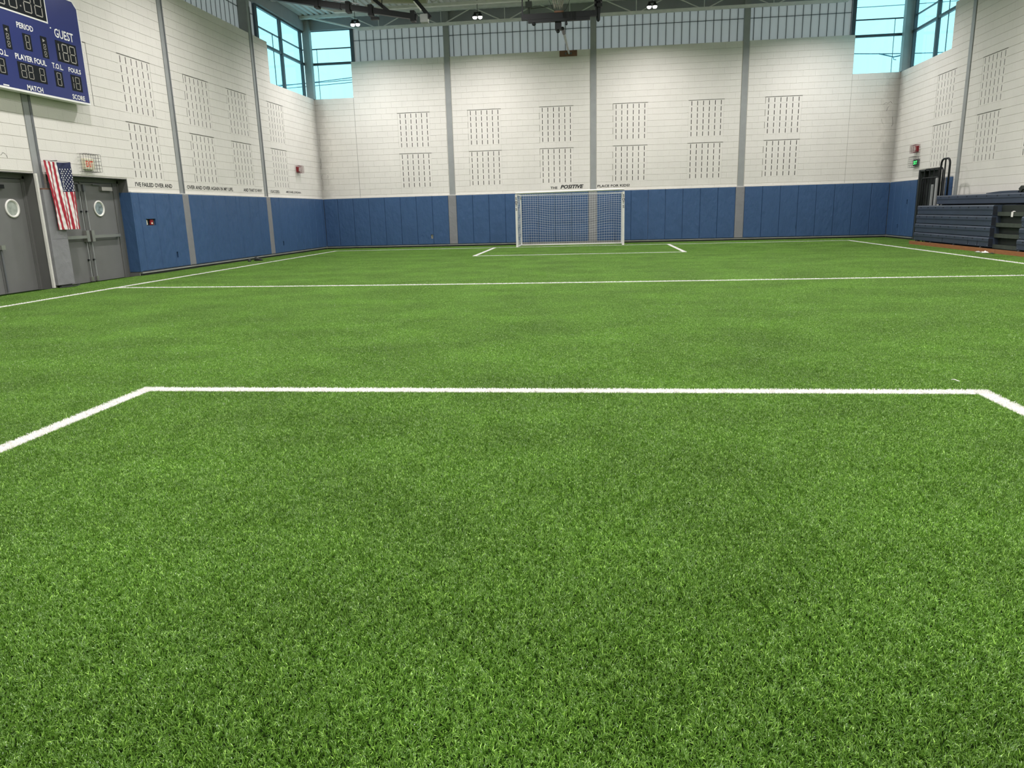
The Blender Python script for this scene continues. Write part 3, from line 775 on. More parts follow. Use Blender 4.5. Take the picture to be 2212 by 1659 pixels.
# ------------------------------------------------------------------ scoreboard
XS = -9.95
FS = lambda s, d, z: (XS+d, s, z)
t = thing('scoreboard', (XS, 13.12, 3.555), 'blue electronic scoreboard with unlit digits high on the left wall', 'scoreboard')
yA, yB, zA, zB = 11.62, 14.615, 3.555, 5.42
cab = MB(FS); ch = .10
poly = [(yA, zA), (yB, zA), (yB, zB-ch), (yB-ch, zB), (yA, zB)]
cab.prism(poly, -.16, 0, 'y'); obj('cabinet', cab, M_board, t)
fm = MB(FS)
fm.box(yA, yB, -.16, .006, zA-.022, zA+.012)
fm.box(yB-.001, yB+.018, -.16, .006, zA-.022, zB-ch)
fm.prism([(yB+.018, zB-ch), (yB-ch, zB+.018), (yB-ch-.012, zB), (yB-.001, zB-ch-.012)], -.16, .006, 'y')
fm.box(yA, yB-ch, -.16, .006, zB, zB+.018)
obj('rim', fm, M_sbwhite, t)
obj('mount_rail', MB(FS).box(yA, yB-.12, -.245, -.16, zA+.02, zA+.12), M_steel_d, t)
obj('mount_rail', MB(FS).box(yA, yB-.12, -.245, -.16, zB-.3, zB-.2), M_steel_d, t)
obj('corner_bolt', MB(FS).tube([(13.80, 0, 4.80), (13.80, .008, 4.80)], .014, 8), M_sbwhite, t)
def seven(mb, s, z, w_, h_, th, only=None):
    k = .055*w_   # digits slant a little
    def bar(a, b, c, d): mb.box(a, b, .004, .007, c, d)
    m_ = z+h_/2; q = th*.9
    if only != '1':
        bar(s+q, s+w_-q, z, z+th); bar(s+q, s+w_-q, m_-th/2, m_+th/2); bar(s+q, s+w_-q, z+h_-th, z+h_)
        bar(s, s+th, z+q, m_-q); bar(s, s+th, m_+q, z+h_-q)
    bar(s+w_-th, s+w_, z+q, m_-q); bar(s+w_-th, s+w_, m_+q, z+h_-q)
def display(s0, s1, z0, z1, digits, label=None):
    d = obj('display', MB(FS).box(s0, s1, 0, .003, z0, z1), M_sbblack, t)
    for (s, w_, z, h_, th, only) in digits:
        mb = MB(FS); seven(mb, s, z, w_, h_, th, only); obj('digit', mb, M_seg, d)
T = .011
clk = obj('clock_frame', MB(FS).box(12.46, 13.755, 0, .004, 4.86, 5.37), M_sbwhite, t)
cf = obj('clock_display', MB(FS).box(12.485, 13.728, .004, .007, 4.888, 5.345), M_sbblack, clk)
FS0 = FS
def FS(s, d, z): return (XS+d+.004, s, z)
for s in (12.56, 12.84, 13.19, 13.455):
    mb = MB(FS); seven(mb, s, 4.935, .19, .355, .018); obj('clock_digit', mb, M_seg, cf)
mb = MB(FS)
for z in (5.0, 5.19): mb.box(13.10, 13.125, .004, .007, z, z+.025)
obj('clock_colon', mb, M_seg, cf)
FS = FS0
display(13.045, 13.245, 4.275, 4.555, [(13.10, .095, 4.30, .23, T, None)])
display(13.485, 13.645, 4.225, 4.60, [(13.535, .06, 4.37, .10, .010, None), (13.535, .06, 4.245, .10, .010, None)])
display(12.62, 12.755, 4.215, 4.60, [(12.655, .06, 4.37, .10, .010, None), (12.655, .06, 4.245, .10, .010, None)])
for s, e in ((13.535, 1), (12.70, -1)):
    obj('bonus_arrow', MB(FS).prism([(s, 4.50), (s+e*.055, 4.53), (s, 4.56)], .004, .007, 'y'), M_seg, t)
display(13.87, 14.435, 4.235, 4.61, [(13.86, .09, 4.26, .31, .018, '1'), (14.03, .155, 4.265, .31, .018, None), (14.235, .155, 4.265, .31, .018, None)])
display(12.81, 13.495, 3.755, 4.045, [(12.875, .12, 3.785, .23, T, None), (13.045, .12, 3.785, .23, T, None), (13.325, .12, 3.785, .23, T, None)])
display(13.72, 13.935, 3.76, 4.045, [(13.77, .11, 3.785, .23, T, None)])
display(14.155, 14.455, 3.75, 4.045, [(14.15, .07, 3.785, .23, T, '1'), (14.275, .12, 3.785, .23, T, None)])
display(12.33, 12.545, 3.76, 4.04, [(12.39, .11, 3.785, .23, T, None)])
display(11.80, 12.37, 4.235, 4.61, [(11.96, .155, 4.265, .31, .018, None), (12.165, .155, 4.265, .31, .018, None)])
def sbt(body, s0, s1, z0, cap, bold=.022):
    obj('lettering', text_mesh(body, s0, z0, cap, s1-s0, FS, .0045, bold=bold), M_sbwhite, t, recalc=False)
sbt('PERIOD', 12.94, 13.335, 4.622, .098); sbt('GUEST', 13.885, 14.40, 4.66, .16, .014)
sbt('HOME', 11.83, 12.33, 4.66, .16, .014)
sbt('PLAYER FOUL', 12.787, 13.54, 4.078, .098); sbt('T.O.L.', 13.685, 13.975, 4.08, .098); sbt('T.O.L.', 12.335, 12.625, 4.078, .098)
sbt('FOULS', 14.125, 14.475, 4.086, .086); sbt('MATCH', 12.955, 13.343, 3.58, .094); sbt('SCORE', 14.125, 14.48, 3.59, .092)
obj('maker_strip', MB(FS).box(12.40, 12.53, .001, .004, 3.578, 3.60), M_sbwhite, t)

# ------------------------------------------------------------------ soccer goal
t = thing('soccer_goal', (-.78, 26.4, ZF), 'white framed soccer goal with white net before the far wall', 'goal')
gx0, gx1, gy0, gy1, gz = -2.60, 1.06, 25.87, 27.05, 1.81
def bow(x): return gz+.012+.03*((x-gx0)/(gx1-gx0))
for x, nm in ((gx0, 0), (gx1, 1)):
    p = obj('post', MB().box(x-.035, x+.035, gy0-.03, gy0+.05, ZF, gz-.03), M_white, t)
    mk = MB()
    for ch_, z in (('S', 1.60), ('T', 1.36), ('S', 1.24)):
        m2 = text_mesh(ch_, x-.025, z, .09, .05, lambda s, d, zz: (s, gy0-.03-d, zz), .002, bold=.02); mk.add(m2.v, m2.f)
    obj('lettering', mk, M_text, p, recalc=False)
    obj('emblem', MB().tube([(x+.032*math.cos(a*math.pi/8), gy0-.033, 1.52+.045*math.sin(a*math.pi/8)) for a in range(16)], .007, 5, closed=True), mat('emblem_purple', (.04, .012, .05), .5), p)
obj('crossbar', MB().tube([(x, gy0, bow(x)) for x in [gx0-.02+(gx1-gx0+.04)*k/12 for k in range(13)]], .036, 10), M_white, t, smooth=True)
for x in (gx0, gx1):
    e = .06 if x == gx0 else -.06
    obj('side_top_bar', MB().tube([(x, gy0+.05, gz-.045), (x+e*.4, gy1-.18, gz-.05), (x+e*.5, gy1-.06, gz-.085), (x+e*.5, gy1, gz-.19)], .022, 8), M_white, t, smooth=True)
    obj('back_stanchion', MB().tube([(x+e*.5, gy1, gz-.19), (x+e*.5, gy1, .02)], .022, 8), M_white, t)
    obj('side_ground_bar', MB().box(x-.03, x+.03, gy0+.05, gy1, ZF, .035), M_white, t)
obj('back_ground_bar', MB().box(gx0, gx1, gy1-.03, gy1+.03, ZF, .05), M_white, t)
nb = MB(); NX, NZ_ = 42, 21; rr = .0027
def npos(u, v):
    x = gx0+.05+(gx1-gx0-.10)*u
    sag = .075*math.sin(u*math.pi*2.6+.7)*(.45+.55*v)+.022*math.sin(u*15+v)+.03*u
    z = (gz-.06)*(1-v)+.03*v + sag*math.sin(math.pi*min(1, v*1.1))*.9 - .07*u*(1-u)*4*(1-v)*.5
    y = gy1-.02-.10*math.sin(math.pi*v)*math.sin(math.pi*u)
    return (x, y, max(z, .03))
for i in range(NX+1): nb.tube([npos(i/NX, j/NZ_) for j in range(NZ_+1)], rr, 3, cap=False)
for j in range(NZ_+1): nb.tube([npos(i/NX, j/NZ_) for i in range(NX+1)], rr*1.3, 3, cap=False)
for x in (gx0+.03, gx1-.03):      # side nets, gathered
    for i in range(14):
        y = gy0+.04+(gy1-gy0-.06)*i/13
        nb.tube([(x+.012*math.sin(i*2+k), y+.02*math.sin(k*1.7+i), .03+(gz-.1)*k/10) for k in range(11)], rr, 3, cap=False)
    for k in range(21):
        z = .04+(gz-.12)*k/20
        nb.tube([(x+.01*math.sin(i+k), gy0+.04+(gy1-gy0-.06)*i/8, z-.02*math.sin(math.pi*i/8)) for i in range(9)], rr, 3, cap=False)
for i in range(NX+1):             # top net
    x = gx0+.05+(gx1-gx0-.1)*i/NX
    nb.tube([(x, gy0+.02+(gy1-gy0-.04)*k/4, gz-.02-.05*math.sin(math.pi*k/4)) for k in range(5)], rr, 3, cap=False)
for k in range(1, 10):
    y = gy0+.1*k+.05; nb.tube([(gx0+.05+(gx1-gx0-.1)*i/20, y, gz-.02-.05*math.sin(math.pi*k/10)) for i in range(21)], rr, 3, cap=False)
o = obj('net', nb, M_net, t, recalc=False); o['kind'] = 'stuff'

# ------------------------------------------------------------------ raised basketball backboard
bx0, bx1, by = -1.67, .20, 20.0
t = thing('basketball_backboard', (-.73, by, 5.62), 'raised basketball backboard with black padded lower edge hanging from the roof', 'basketball hoop')
obj('glass', MB().box(bx0+.03, bx1-.03, by-.006, by+.006, 6.02, 7.05), M_bbglass, t)
fr_ = MB(); fr_.box(bx0, bx0+.03, by-.02, by+.02, 6.02, 7.08); fr_.box(bx1-.03, bx1, by-.02, by+.02, 6.02, 7.08); fr_.box(bx0, bx1, by-.02, by+.02, 7.05, 7.08)
obj('board_frame', fr_, M_blackm, t)
obj('edge_pad', MB().box(bx0-.01, bx1+.01, by-.06, by+.05, 5.895, 6.03), M_black, t)
obj('edge_pad_lip', MB().box(bx0+.155, bx1-.16, by-.055, by+.045, 5.825, 5.895), M_black, t)
obj('gear_box', MB().box(-.84, -.68, by, by+.18, 5.65, 5.825), M_black, t)
obj('gear_foot', MB().lathe((-.77, by+.09, 5.58), [(.02, 0), (.045, .02), (.045, .05), (.02, .07)], 10), M_black, t)
obj('end_knob', MB().lathe((-1.37, by, 5.76), [(.02, 0), (.05, .02), (.05, .05), (.03, .065)], 10), M_black, t)
obj('bolt', MB().lathe((-.55, by, 5.73), [(.01, 0), (.028, .015), (.028, .05), (.012, .1)], 8), M_black, t)
obj('rim', MB().tube([(-.73+.225*math.cos(a*math.pi/12), by-.40+.225*math.sin(a*math.pi/12), 6.46) for a in range(24)], .012, 8, closed=True), M_orange, t)
obj('rim_bracket', MB().box(-.80, -.66, by-.17, by-.06, 6.40, 6.50), M_orange, t)
obj('rim_plate', MB().box(-.85, -.62, by-.075, by-.055, 6.02, 6.06), M_wood2, t)
hn = MB()
for i in range(12):
    for sgn in (1, -1):
        pts = []
        for k in range(8):
            v = k/7; a = 2*math.pi*(i+sgn*v*1.5)/12; r = .225*(1-v)+.10*v-.02*math.sin(math.pi*v)
            pts.append((-.73+r*math.cos(a), by-.40+r*math.sin(a), 6.45-.42*v))
        hn.tube(pts, .006, 4, cap=False)
obj('hoop_net', hn, M_netd, t, recalc=False)
mast = MB(); mast.tube([(.24, by+.08, 5.98), (.24, by+.08, ZD-.02)], .06, 10); obj('mast', mast, M_black, t)
obj('mast_tip', MB().lathe((.24, by+.08, 5.79), [(.02, 0), (.045, .03), (.05, .08), (.05, .17), (.06, .2)], 12), M_blackm, t, smooth=True)
for z in (6.15, 6.27): obj('mast_clamp', MB().box(.14, .34, by-.02, by+.18, z-.035, z+.035), M_black, t)
obj('side_mast', MB().tube([(-1.5, by+.08, 6.05), (-1.5, by+.08, ZD-.02)], .022, 8), M_black, t)
obj('pulley_box', MB().box(-1.58, -1.42, by+.02, by+.14, 6.20, 6.34), M_black, t)
obj('brace_rod', MB().tube([(-1.46, by+.08, 6.18), (-1.0, by+.1, 6.21)], .012, 6), M_black, t)
for k, (x0_, x1_) in enumerate(((-.73, -1.05), (-.70, -.40))):
    obj('cable', MB().tube([(x0_, by+.1, 6.02), ((x0_+x1_)/2, by+.1, 6.14), (x1_, by+.1, 6.5), (x1_, by+.1, ZD)], .006, 5), M_black, t)
t = thing('wall_brace', (-.8, 27.5, 6.45), 'grey brace tube from brown wall board up to the backboard', 'brace')
obj('brace_tube', MB().tube([(-.655, by+.12, 5.70), (-.815, 27.53, 6.53)], .035, 8), M_steel, t)
obj('end_fork', MB().tube([(-.652, by+.1, 5.68), (-.68, by+1.3, 5.83)], .045, 8), M_blackm, t)
obj('wall_board', MB(FB).box(-1.15, -.54, .003, .045, 6.445, 6.635), M_wood2, t)
for x in (-.93, -.80, -.74): obj('board_bracket', MB(FB).box(x-.02, x+.02, .045, .075, 6.50, 6.56), M_steel_d, t)

# ------------------------------------------------------------------ folded backstop mast at upper left, curtain roll
t = thing('folded_backstop', (-6.5, 20, 6.0), 'long black backstop arm slung under the roof at upper left', 'backstop')
A = Vector((-9.2, 20.0, 7.0)); B = Vector((-4.30, 20.0, 6.11))
def along(k, dz=0, dy=0): p = A.lerp(B, k); return (p.x, p.y+dy, p.z+dz)
arm = MB(); arm.tube([along(0), along(.58)], .105, 4); obj('main_beam', arm, M_blackm, t)
obj('end_beam', MB().tube([along(.56, .01), along(.985)], .092, 4), M_blackm, t)
obj('top_rail', MB().tube([along(.2, .13), along(.68, .12)], .018, 6), M_alu, t)
for k in (.45, .62, .74, .965):
    p = along(k); obj('clamp', MB().box(p[0]-.055, p[0]+.055, p[1]-.10, p[1]+.10, p[2]-.125, p[2]+.13), M_black, t)
p = along(.76); obj('clamp_foot', MB().box(p[0]-.10, p[0]+.10, p[1]-.05, p[1]+.05, p[2]-.20, p[2]-.14), M_black, t)
obj('end_box', MB().box(-4.27, -4.08, 19.9, 20.1, 5.98, 6.17), M_steel, t)
obj('brace', MB().tube([(-5.05, 20.0, 6.26), (-5.65, 20.1, 6.75), (-6.1, 20.2, 7.4)], .055, 4), M_blackm, t)
obj('board_edge', MB().tube([(-4.62, 20.05, 6.80), (-4.03, 20.05, 6.10)], .07, 4), M_black, t)
obj('edge_strip', MB().tube([(-4.43, 19.97, 6.49), (-4.24, 19.97, 6.265)], .022, 4), M_sbwhite, t)
obj('edge_strip', MB().tube([(-4.20, 19.97, 6.15), (-4.06, 19.97, 6.02)], .022, 4), M_sbwhite, t)
for k, z in ((.05, ZD), (.5, ZD), (.80, ZD)):
    p = along(k); obj('hanger', MB().tube([(p[0], p[1], p[2]+.1), (p[0]+.1, p[1], z)], .012, 6), M_black, t)
t = thing('rolled_curtain', (-5.4, 22.0, 7.05), 'beige rolled curtain behind the black backstop arm', 'curtain')
obj('roll', MB().tube([(-6.1, 22.0, 7.28), (-4.55, 22.0, 7.20)], .24, 18), M_curtain, t, smooth=True)
for x in (-5.9, -4.75): obj('strap', MB().tube([(x-.02, 22.0, 7.27), (x+.02, 22.0, 7.26)], .25, 18), M_black, t)
obj('hanger', MB().tube([(-5.3, 22.0, 7.48), (-5.3, 22.0, ZD)], .01, 6), M_black, t)

# ------------------------------------------------------------------ bleachers
t = thing('bleachers', (9.75, 19.5, ZF), 'closed dark blue bench bleachers with aisle steps along the right wall', 'bleachers')
rowz = [(.10, .325), (.335, .572), (.582, .818), (.828, 1.07)]
def row(y0, y1, z0, z1, x, nm='bench_row', dn=None):
    hm = z0+(z1-z0)*.56
    prof = [(x+.02, z0), (x+.012, z0+.01), (x+.012, hm-.004), (x, hm), (x, z1-.03), (x+.012, z1-.008), (x+.035, z1), (x+.22, z1), (x+.22, z0)]
    mb = MB(); n = len(prof)
    o = obj(nm, mb.prism(prof, y0, y1, 'y'), M_bleach, t)
    L = y1-y0; k = dn if dn is not None else max(1, round(L/.47))
    for i in range(k):
        yc = y1-L*(i+.5)/k
        obj('dimple', MB().box(x-.0015, x+.004, yc-.03, yc+.03, hm+(z1-hm)*.34, hm+(z1-hm)*.66), M_dimple, o)
    obj('bench_cap', MB().box(x+.006, x+.1, y0-.004, y0, z0+.02, z1-.03), M_dimple, o)
    for yc in (y0+.05, y1-.05): obj('rivet', MB().box(x+.009, x+.013, yc-.008, yc+.008, z0+.03, z0+.046), M_alu, o)
for i, (z0, z1) in enumerate(rowz):
    x = 9.40+.012*i
    if i == 0:
        for a, b, k in ((21.28, 23.14, 4), (19.86, 21.272, 3), (19.38, 19.852, 1), (18.84, 19.372, 1)): row(a, b, z0, z1, x, dn=k)
    else: row(18.84+.01*i, 23.15-.004*i, z0, z1, x, dn=9)
    row(15.6, 17.62-.02*i, z0, z1, x, dn=4)
# upper row, set back
row(15.6, 22.72, 1.10, 1.335, 9.76, dn=14)
obj('understructure', MB().box(9.62, 10.19, 15.6, 18.84, ZF, 1.06), M_step, t)
obj('understructure', MB().box(9.66, 10.19, 18.84, 22.66, ZF, 1.06), M_step, t)
obj('understructure', MB().box(9.70, 9.96, 22.66, 23.1, ZF, 1.06), M_step, t)
obj('top_riser', MB().box(9.90, 10.19, 15.6, 22.68, 1.06, 1.32), M_step, t)
obj('deck_lip', MB().box(9.66, 9.8, 18.35, 18.84, .95, 1.068), M_bleach, t)
for z, dx in ((.16, 0), (.41, .01), (.655, .02), (.905, .03)):
    s = obj('aisle_step', MB().box(9.52+dx, 9.63, 17.62, 18.84, z-.09, z), M_step, t)
    obj('nosing', MB().box(9.505+dx, 9.53+dx, 17.62, 18.84, z-.085, z+.004), M_nose, s)
for k in range(2):
    a, b = ((18.1, 22.93), (15.6, 18.095))[k]
    obj('kick_board', MB().box(9.21, 9.25, a, b, ZF, .09), M_wood, t)
obj('kick_ledge', MB().box(9.25, 9.5, 15.6, 22.93, ZF, .01), M_curbd, t)
for y in (16.2, 17.5, 19.2, 20.6, 22.0, 22.9): obj('wheel', MB().tube([(9.44, y-.02, .045), (9.44, y+.02, .045)], .06, 12), M_shoe, t)

def rail(pts, r, bars, zb, label, x):
    q = thing('guard_rail', (x, pts[0][0], zb), label, 'railing', 'black guard rails behind the bleachers')
    obj('frame', MB().tube([(x, a, b) for a, b in pts], r, 8), M_black, q, smooth=True)
    for y, zt in bars: obj('baluster', MB().tube([(x, y, zb), (x, y, zt)], r*.8, 6), M_black, q)
def arch(y0, y1, z0, z1, rad):
    pts = [(y0, z0)]
    for k in range(7): a = math.pi-k*math.pi/12; pts.append((y0-(-rad)+rad*math.cos(a) if y1 > y0 else y0-rad-rad*math.cos(a), z1-rad+rad*math.sin(a)))
    for k in range(7): a = math.pi/2-k*math.pi/12; pts.append((y1-rad+rad*math.cos(a) if y1 > y0 else y1+rad-rad*math.cos(a), z1-rad+rad*math.sin(a)))
    pts.append((y1, z0)); return pts
rail(arch(22.30, 22.84, 1.337, 2.335, .16), .027, [(22.58, 2.31)], 1.337, 'tall black looped rail standing above the bleacher end', 9.84)
rail(arch(23.12, 24.35, ZF, 2.12, .10), .02, [(23.4, 2.1), (23.7, 2.1), (24.0, 2.1)], ZF, 'wide black rail before the dark doorway', 10.02)
rail(arch(23.16, 24.28, ZF, 1.86, .10), .02, [(23.35, 1.84), (23.56, 1.84), (23.8, 1.84), (24.02, 1.84)], ZF, 'lower black rail in front of the wide rail', 9.93)
tag(obj('rail_post', MB().box(9.80, 9.83, 23.17, 23.26, ZF, 1.66).box(9.79, 9.80, 23.19, 23.24, ZF, 1.62), M_steel), 'shorter grey flat post among the black rails', 'post', 'grey posts among the rails')
tag(obj('rail_post', MB().box(9.80, 9.83, 22.90, 23.01, 1.062, 1.83).box(9.79, 9.80, 22.92, 22.99, 1.062, 1.80), mat('pale_post', (.36, .37, .37), .5)), 'taller pale grey flat post beside the looped rail', 'post', 'grey posts among the rails')
# doorway behind the rails
M_dark = mat('dark_doorway_paint', (.035, .042, .042), .6)
d5 = structure(obj('door_5', MB().box(XR+.22, XR+.265, 23.95, 25.23, ZF+.005, 2.1), M_dark))
d5['label'] = 'dark door behind the guard rails'
obj('frame', MB().box(XR-.01, XR+.27, 23.9, 23.95, ZF, 2.148).box(XR-.03, XR+.27, 25.23, 25.305, ZF, 2.148).box(XR-.01, XR+.27, 23.9, 25.28, 2.1, 2.148), M_dark, d5)
obj('push_bar', MB().box(XR+.14, XR+.18, 24.1, 25.1, .95, 1.0), M_steel_d, d5)
obj('closer', MB().box(XR+.16, XR+.22, 24.05, 24.4, 1.93, 2.0), M_black, d5)
obj('door_back', MB().box(XR+.32, XR+.36, 23.5, 25.6, ZF, 2.3), M_step, WALL['r'])
# things left on the bleachers
m_ = obj('folded_mat', MB().prism([(20.05, 1.337), (20.05, 1.355), (19.4, 1.385), (18.9, 1.39), (18.6, 1.385), (18.6, 1.337)], 9.80, 9.97, 'x'), M_bleach)
tag(m_, 'long flat dark mat lying on top of the bleachers', 'mat')
bx = MB()
c = Vector((9.84, 18.47, 1.414)); hh = .075
pts = []
for dx in (-.06, .06):
    for k in range(4): a = math.pi/2*k+.08; pts.append((c.x+dx, c.y+hh*1.2*math.cos(a), c.z+hh*math.sin(a)))
bx.add(pts, [(0, 1, 2, 3), (7, 6, 5, 4)]+[(k, (k+1) % 4, 4+(k+1) % 4, 4+k) for k in range(4)])
bx.box(9.80, 9.90, 18.27, 18.44, 1.348, 1.385); bx.box(9.81, 9.89, 18.22, 18.30, 1.375, 1.392)
tag(obj('tilted_box', bx, M_step), 'small dark box tipped on its corner atop the bleachers', 'box')

def crumple(name, c, sx, sy, sz, m, n, label, cat, group=None):
    mb = MB(); r2 = random.Random(hash(label) % 1000 if False else len(label)+n)
    N = 7; vs_ = []; fs = []
    for j in range(N):
        for i in range(N):
            u, v = i/(N-1)-.5, j/(N-1)-.5
            k = 1-max(abs(u), abs(v))*1.6
            vs_.append((c[0]+u*sx+r2.uniform(-.1, .1)*sx, c[1]+v*sy+r2.uniform(-.08, .08)*sy, c[2]+.004+max(0, k)*sz*r2.uniform(.5, 1.1)))
    for j in range(N-1):
        for i in range(N-1): a = j*N+i; fs.append((a, a+1, a+N+1, a+N))
    top = len(vs_); vs_ += [(p[0], p[1], c[2]) for p in vs_[:top]]
    fs += [tuple(top+q for q in reversed(f)) for f in list(fs)]
    mb.add(vs_, fs); return tag(obj(name, mb, m), label, cat, group)
crumple('step_paper', (9.555, 18.18, .909), .05, .10, .03, M_paper, 3, 'torn white paper on the upper aisle step', 'litter')
tag(obj('paper_tag', MB().box(9.52, 9.527, 18.14, 18.22, .80, .912), M_paper), 'white paper tag hanging over the aisle step nosing', 'litter')
crumple('wrapper', (9.10, 18.30, 0), .10, .20, .06, M_paper, 5, 'crumpled white wrapper lying by the wooden kick board', 'litter')
crumple('wrapper', (9.08, 18.57, 0), .08, .22, .035, mat('clear_plastic', (.55, .58, .55), .25), 9, 'thin clear plastic scrap left of the white wrapper', 'litter')
crumple('wrapper', (9.12, 18.02, 0), .06, .14, .03, M_shoe, 7, 'small dark scrap right of the white wrapper', 'litter')
# strips of white turf fibre at the near box corner
for (x, y, L, a, l) in ((2.54, 4.865, .075, -.35, 'short white fibre strip left of the two under the box line'), (2.66, 4.82, .10, .05, 'longest white fibre strip below the right corner of the box line'), (2.76, 5.20, .05, -.7, 'tiny white fibre strip beyond the right corner of the box line')):
    mb = MB(); ca, sa = math.cos(a), math.sin(a)
    for k in range(4):
        u0, u1 = -L/2+L*k/4, -L/2+L*(k+1)/4; z0 = .012+.004*math.sin(k*1.3); z1 = .012+.004*math.sin((k+1)*1.3); w_ = .004
        q = lambda u, v, z: (x+u*ca-v*sa, y+u*sa+v*ca, z)
        mb.add([q(u0, -w_, z0), q(u1, -w_, z1), q(u1, w_, z1), q(u0, w_, z0), q(u0, -w_, z0+.003), q(u1, -w_, z1+.003), q(u1, w_, z1+.003), q(u0, w_, z0+.003)],
               [(3, 2, 1, 0), (4, 5, 6, 7), (0, 1, 5, 4), (1, 2, 6, 5), (2, 3, 7, 6), (3, 0, 4, 7)])
    tag(obj('fibre_strip', mb, M_paper), l, 'litter', 'white fibre strips on the turf')

# shoes by the left wall
def shoe(name, c, L, H, W_, rot, label):
    secs = [(-.5, .30, .55), (-.42, .85, .8), (-.25, 1.0, .85), (-.05, .75, .85), (.15, .52, 1.0), (.33, .42, 1.0), (.46, .30, .75), (.5, .16, .4)]
    mb = MB(); vs_ = []; fs = []; n = 10; ca, sa = math.cos(rot), math.sin(rot)
    for (u, hh, ww) in secs:
        for j in range(n):
            a = 2*math.pi*j/n; yy = math.cos(a)*W_/2*ww; zz = (math.sin(a)*.5+.5)*H*hh
            vs_.append((c[0]+u*L*ca-yy*sa, c[1]+u*L*sa+yy*ca, c[2]+zz))
    for i in range(len(secs)-1):
        for j in range(n): fs.append((i*n+j, i*n+(j+1) % n, (i+1)*n+(j+1) % n, (i+1)*n+j))
    fs.append(tuple(range(n-1, -1, -1))); fs.append(tuple(range((len(secs)-1)*n, len(secs)*n)))
    mb.add(vs_, fs)
    tt = thing(name, c, label, 'shoe'); obj('upper', mb, M_shoe, tt, smooth=True)
    so = MB(); pl = [(-.5, .3), (-.3, .45), (0, .42), (.3, .5), (.48, .3), (.48, -.3), (.3, -.5), (0, -.42), (-.3, -.45), (-.5, -.3)]
    P2 = [(c[0]+u*L*ca-v*W_*sa, c[1]+u*L*sa+v*W_*ca) for u, v in pl]
    so.prism(P2, c[2], c[2]+.02, 'z'); obj('sole', so, M_black, tt)
shoe('shoe', (-9.86, 20.55, 0), .30, .075, .10, 2.0, 'low dark shoe lying on the turf beside the left wall')
shoe('shoe', (-9.70, 20.80, 0), .24, .12, .13, .6, 'taller dark shoe nearer the white touchline')

# ------------------------------------------------------------------ power lines outside
def wire(p, q, ext, sag, r, label):
    p, q = Vector(p), Vector(q); d = q-p; a, b = p-d*ext, q+d*ext
    pts = [a.lerp(b, k/16)-Vector((0, 0, sag*4*(k/16)*(1-k/16)-sag*.9)) for k in range(17)]
    tag(obj('power_line', MB().tube(pts, r, 5), M_cable), label, 'power line', 'power lines outside the windows')
wire((-16.96, 45, 9.04), (-14.49, 45, 9.2), 2.2, .1, .022, 'uppermost power line outside the left corner window')
wire((-17.1, 45.5, 9.10), (-14.6, 45.5, 9.165), 2.2, .1, .02, 'middle power line outside the left corner window')
wire((-16.98, 45, 8.84), (-14.51, 45, 8.94), 2.2, .1, .02, 'lowest power line outside the left corner window')
wire((13.5, 45, 9.13), (16.9, 45, 8.98), .8, .1, .025, 'sagging power line low outside the right corner window')
wire((13.93, 45, 11.42), (16.25, 45, 11.43), 1.5, .05, .018, 'thin high power line outside the right corner window')
t = thing('cable_splice', (15.9, 44.9, 8.8), 'looped cable splice hanging on the line outside right window', 'power line')
obj('loop', MB().tube([(15.2, 44.9, 9.03), (15.6, 44.9, 8.93), (15.97, 44.9, 8.83), (16.2, 44.9, 8.86), (16.5, 44.9, 8.93)], .03, 6), M_cable, t)
obj('hook', MB().tube([(15.95, 44.9, 8.85), (16.0, 44.9, 8.7), (16.12, 44.9, 8.68)], .02, 6), M_cable, t)

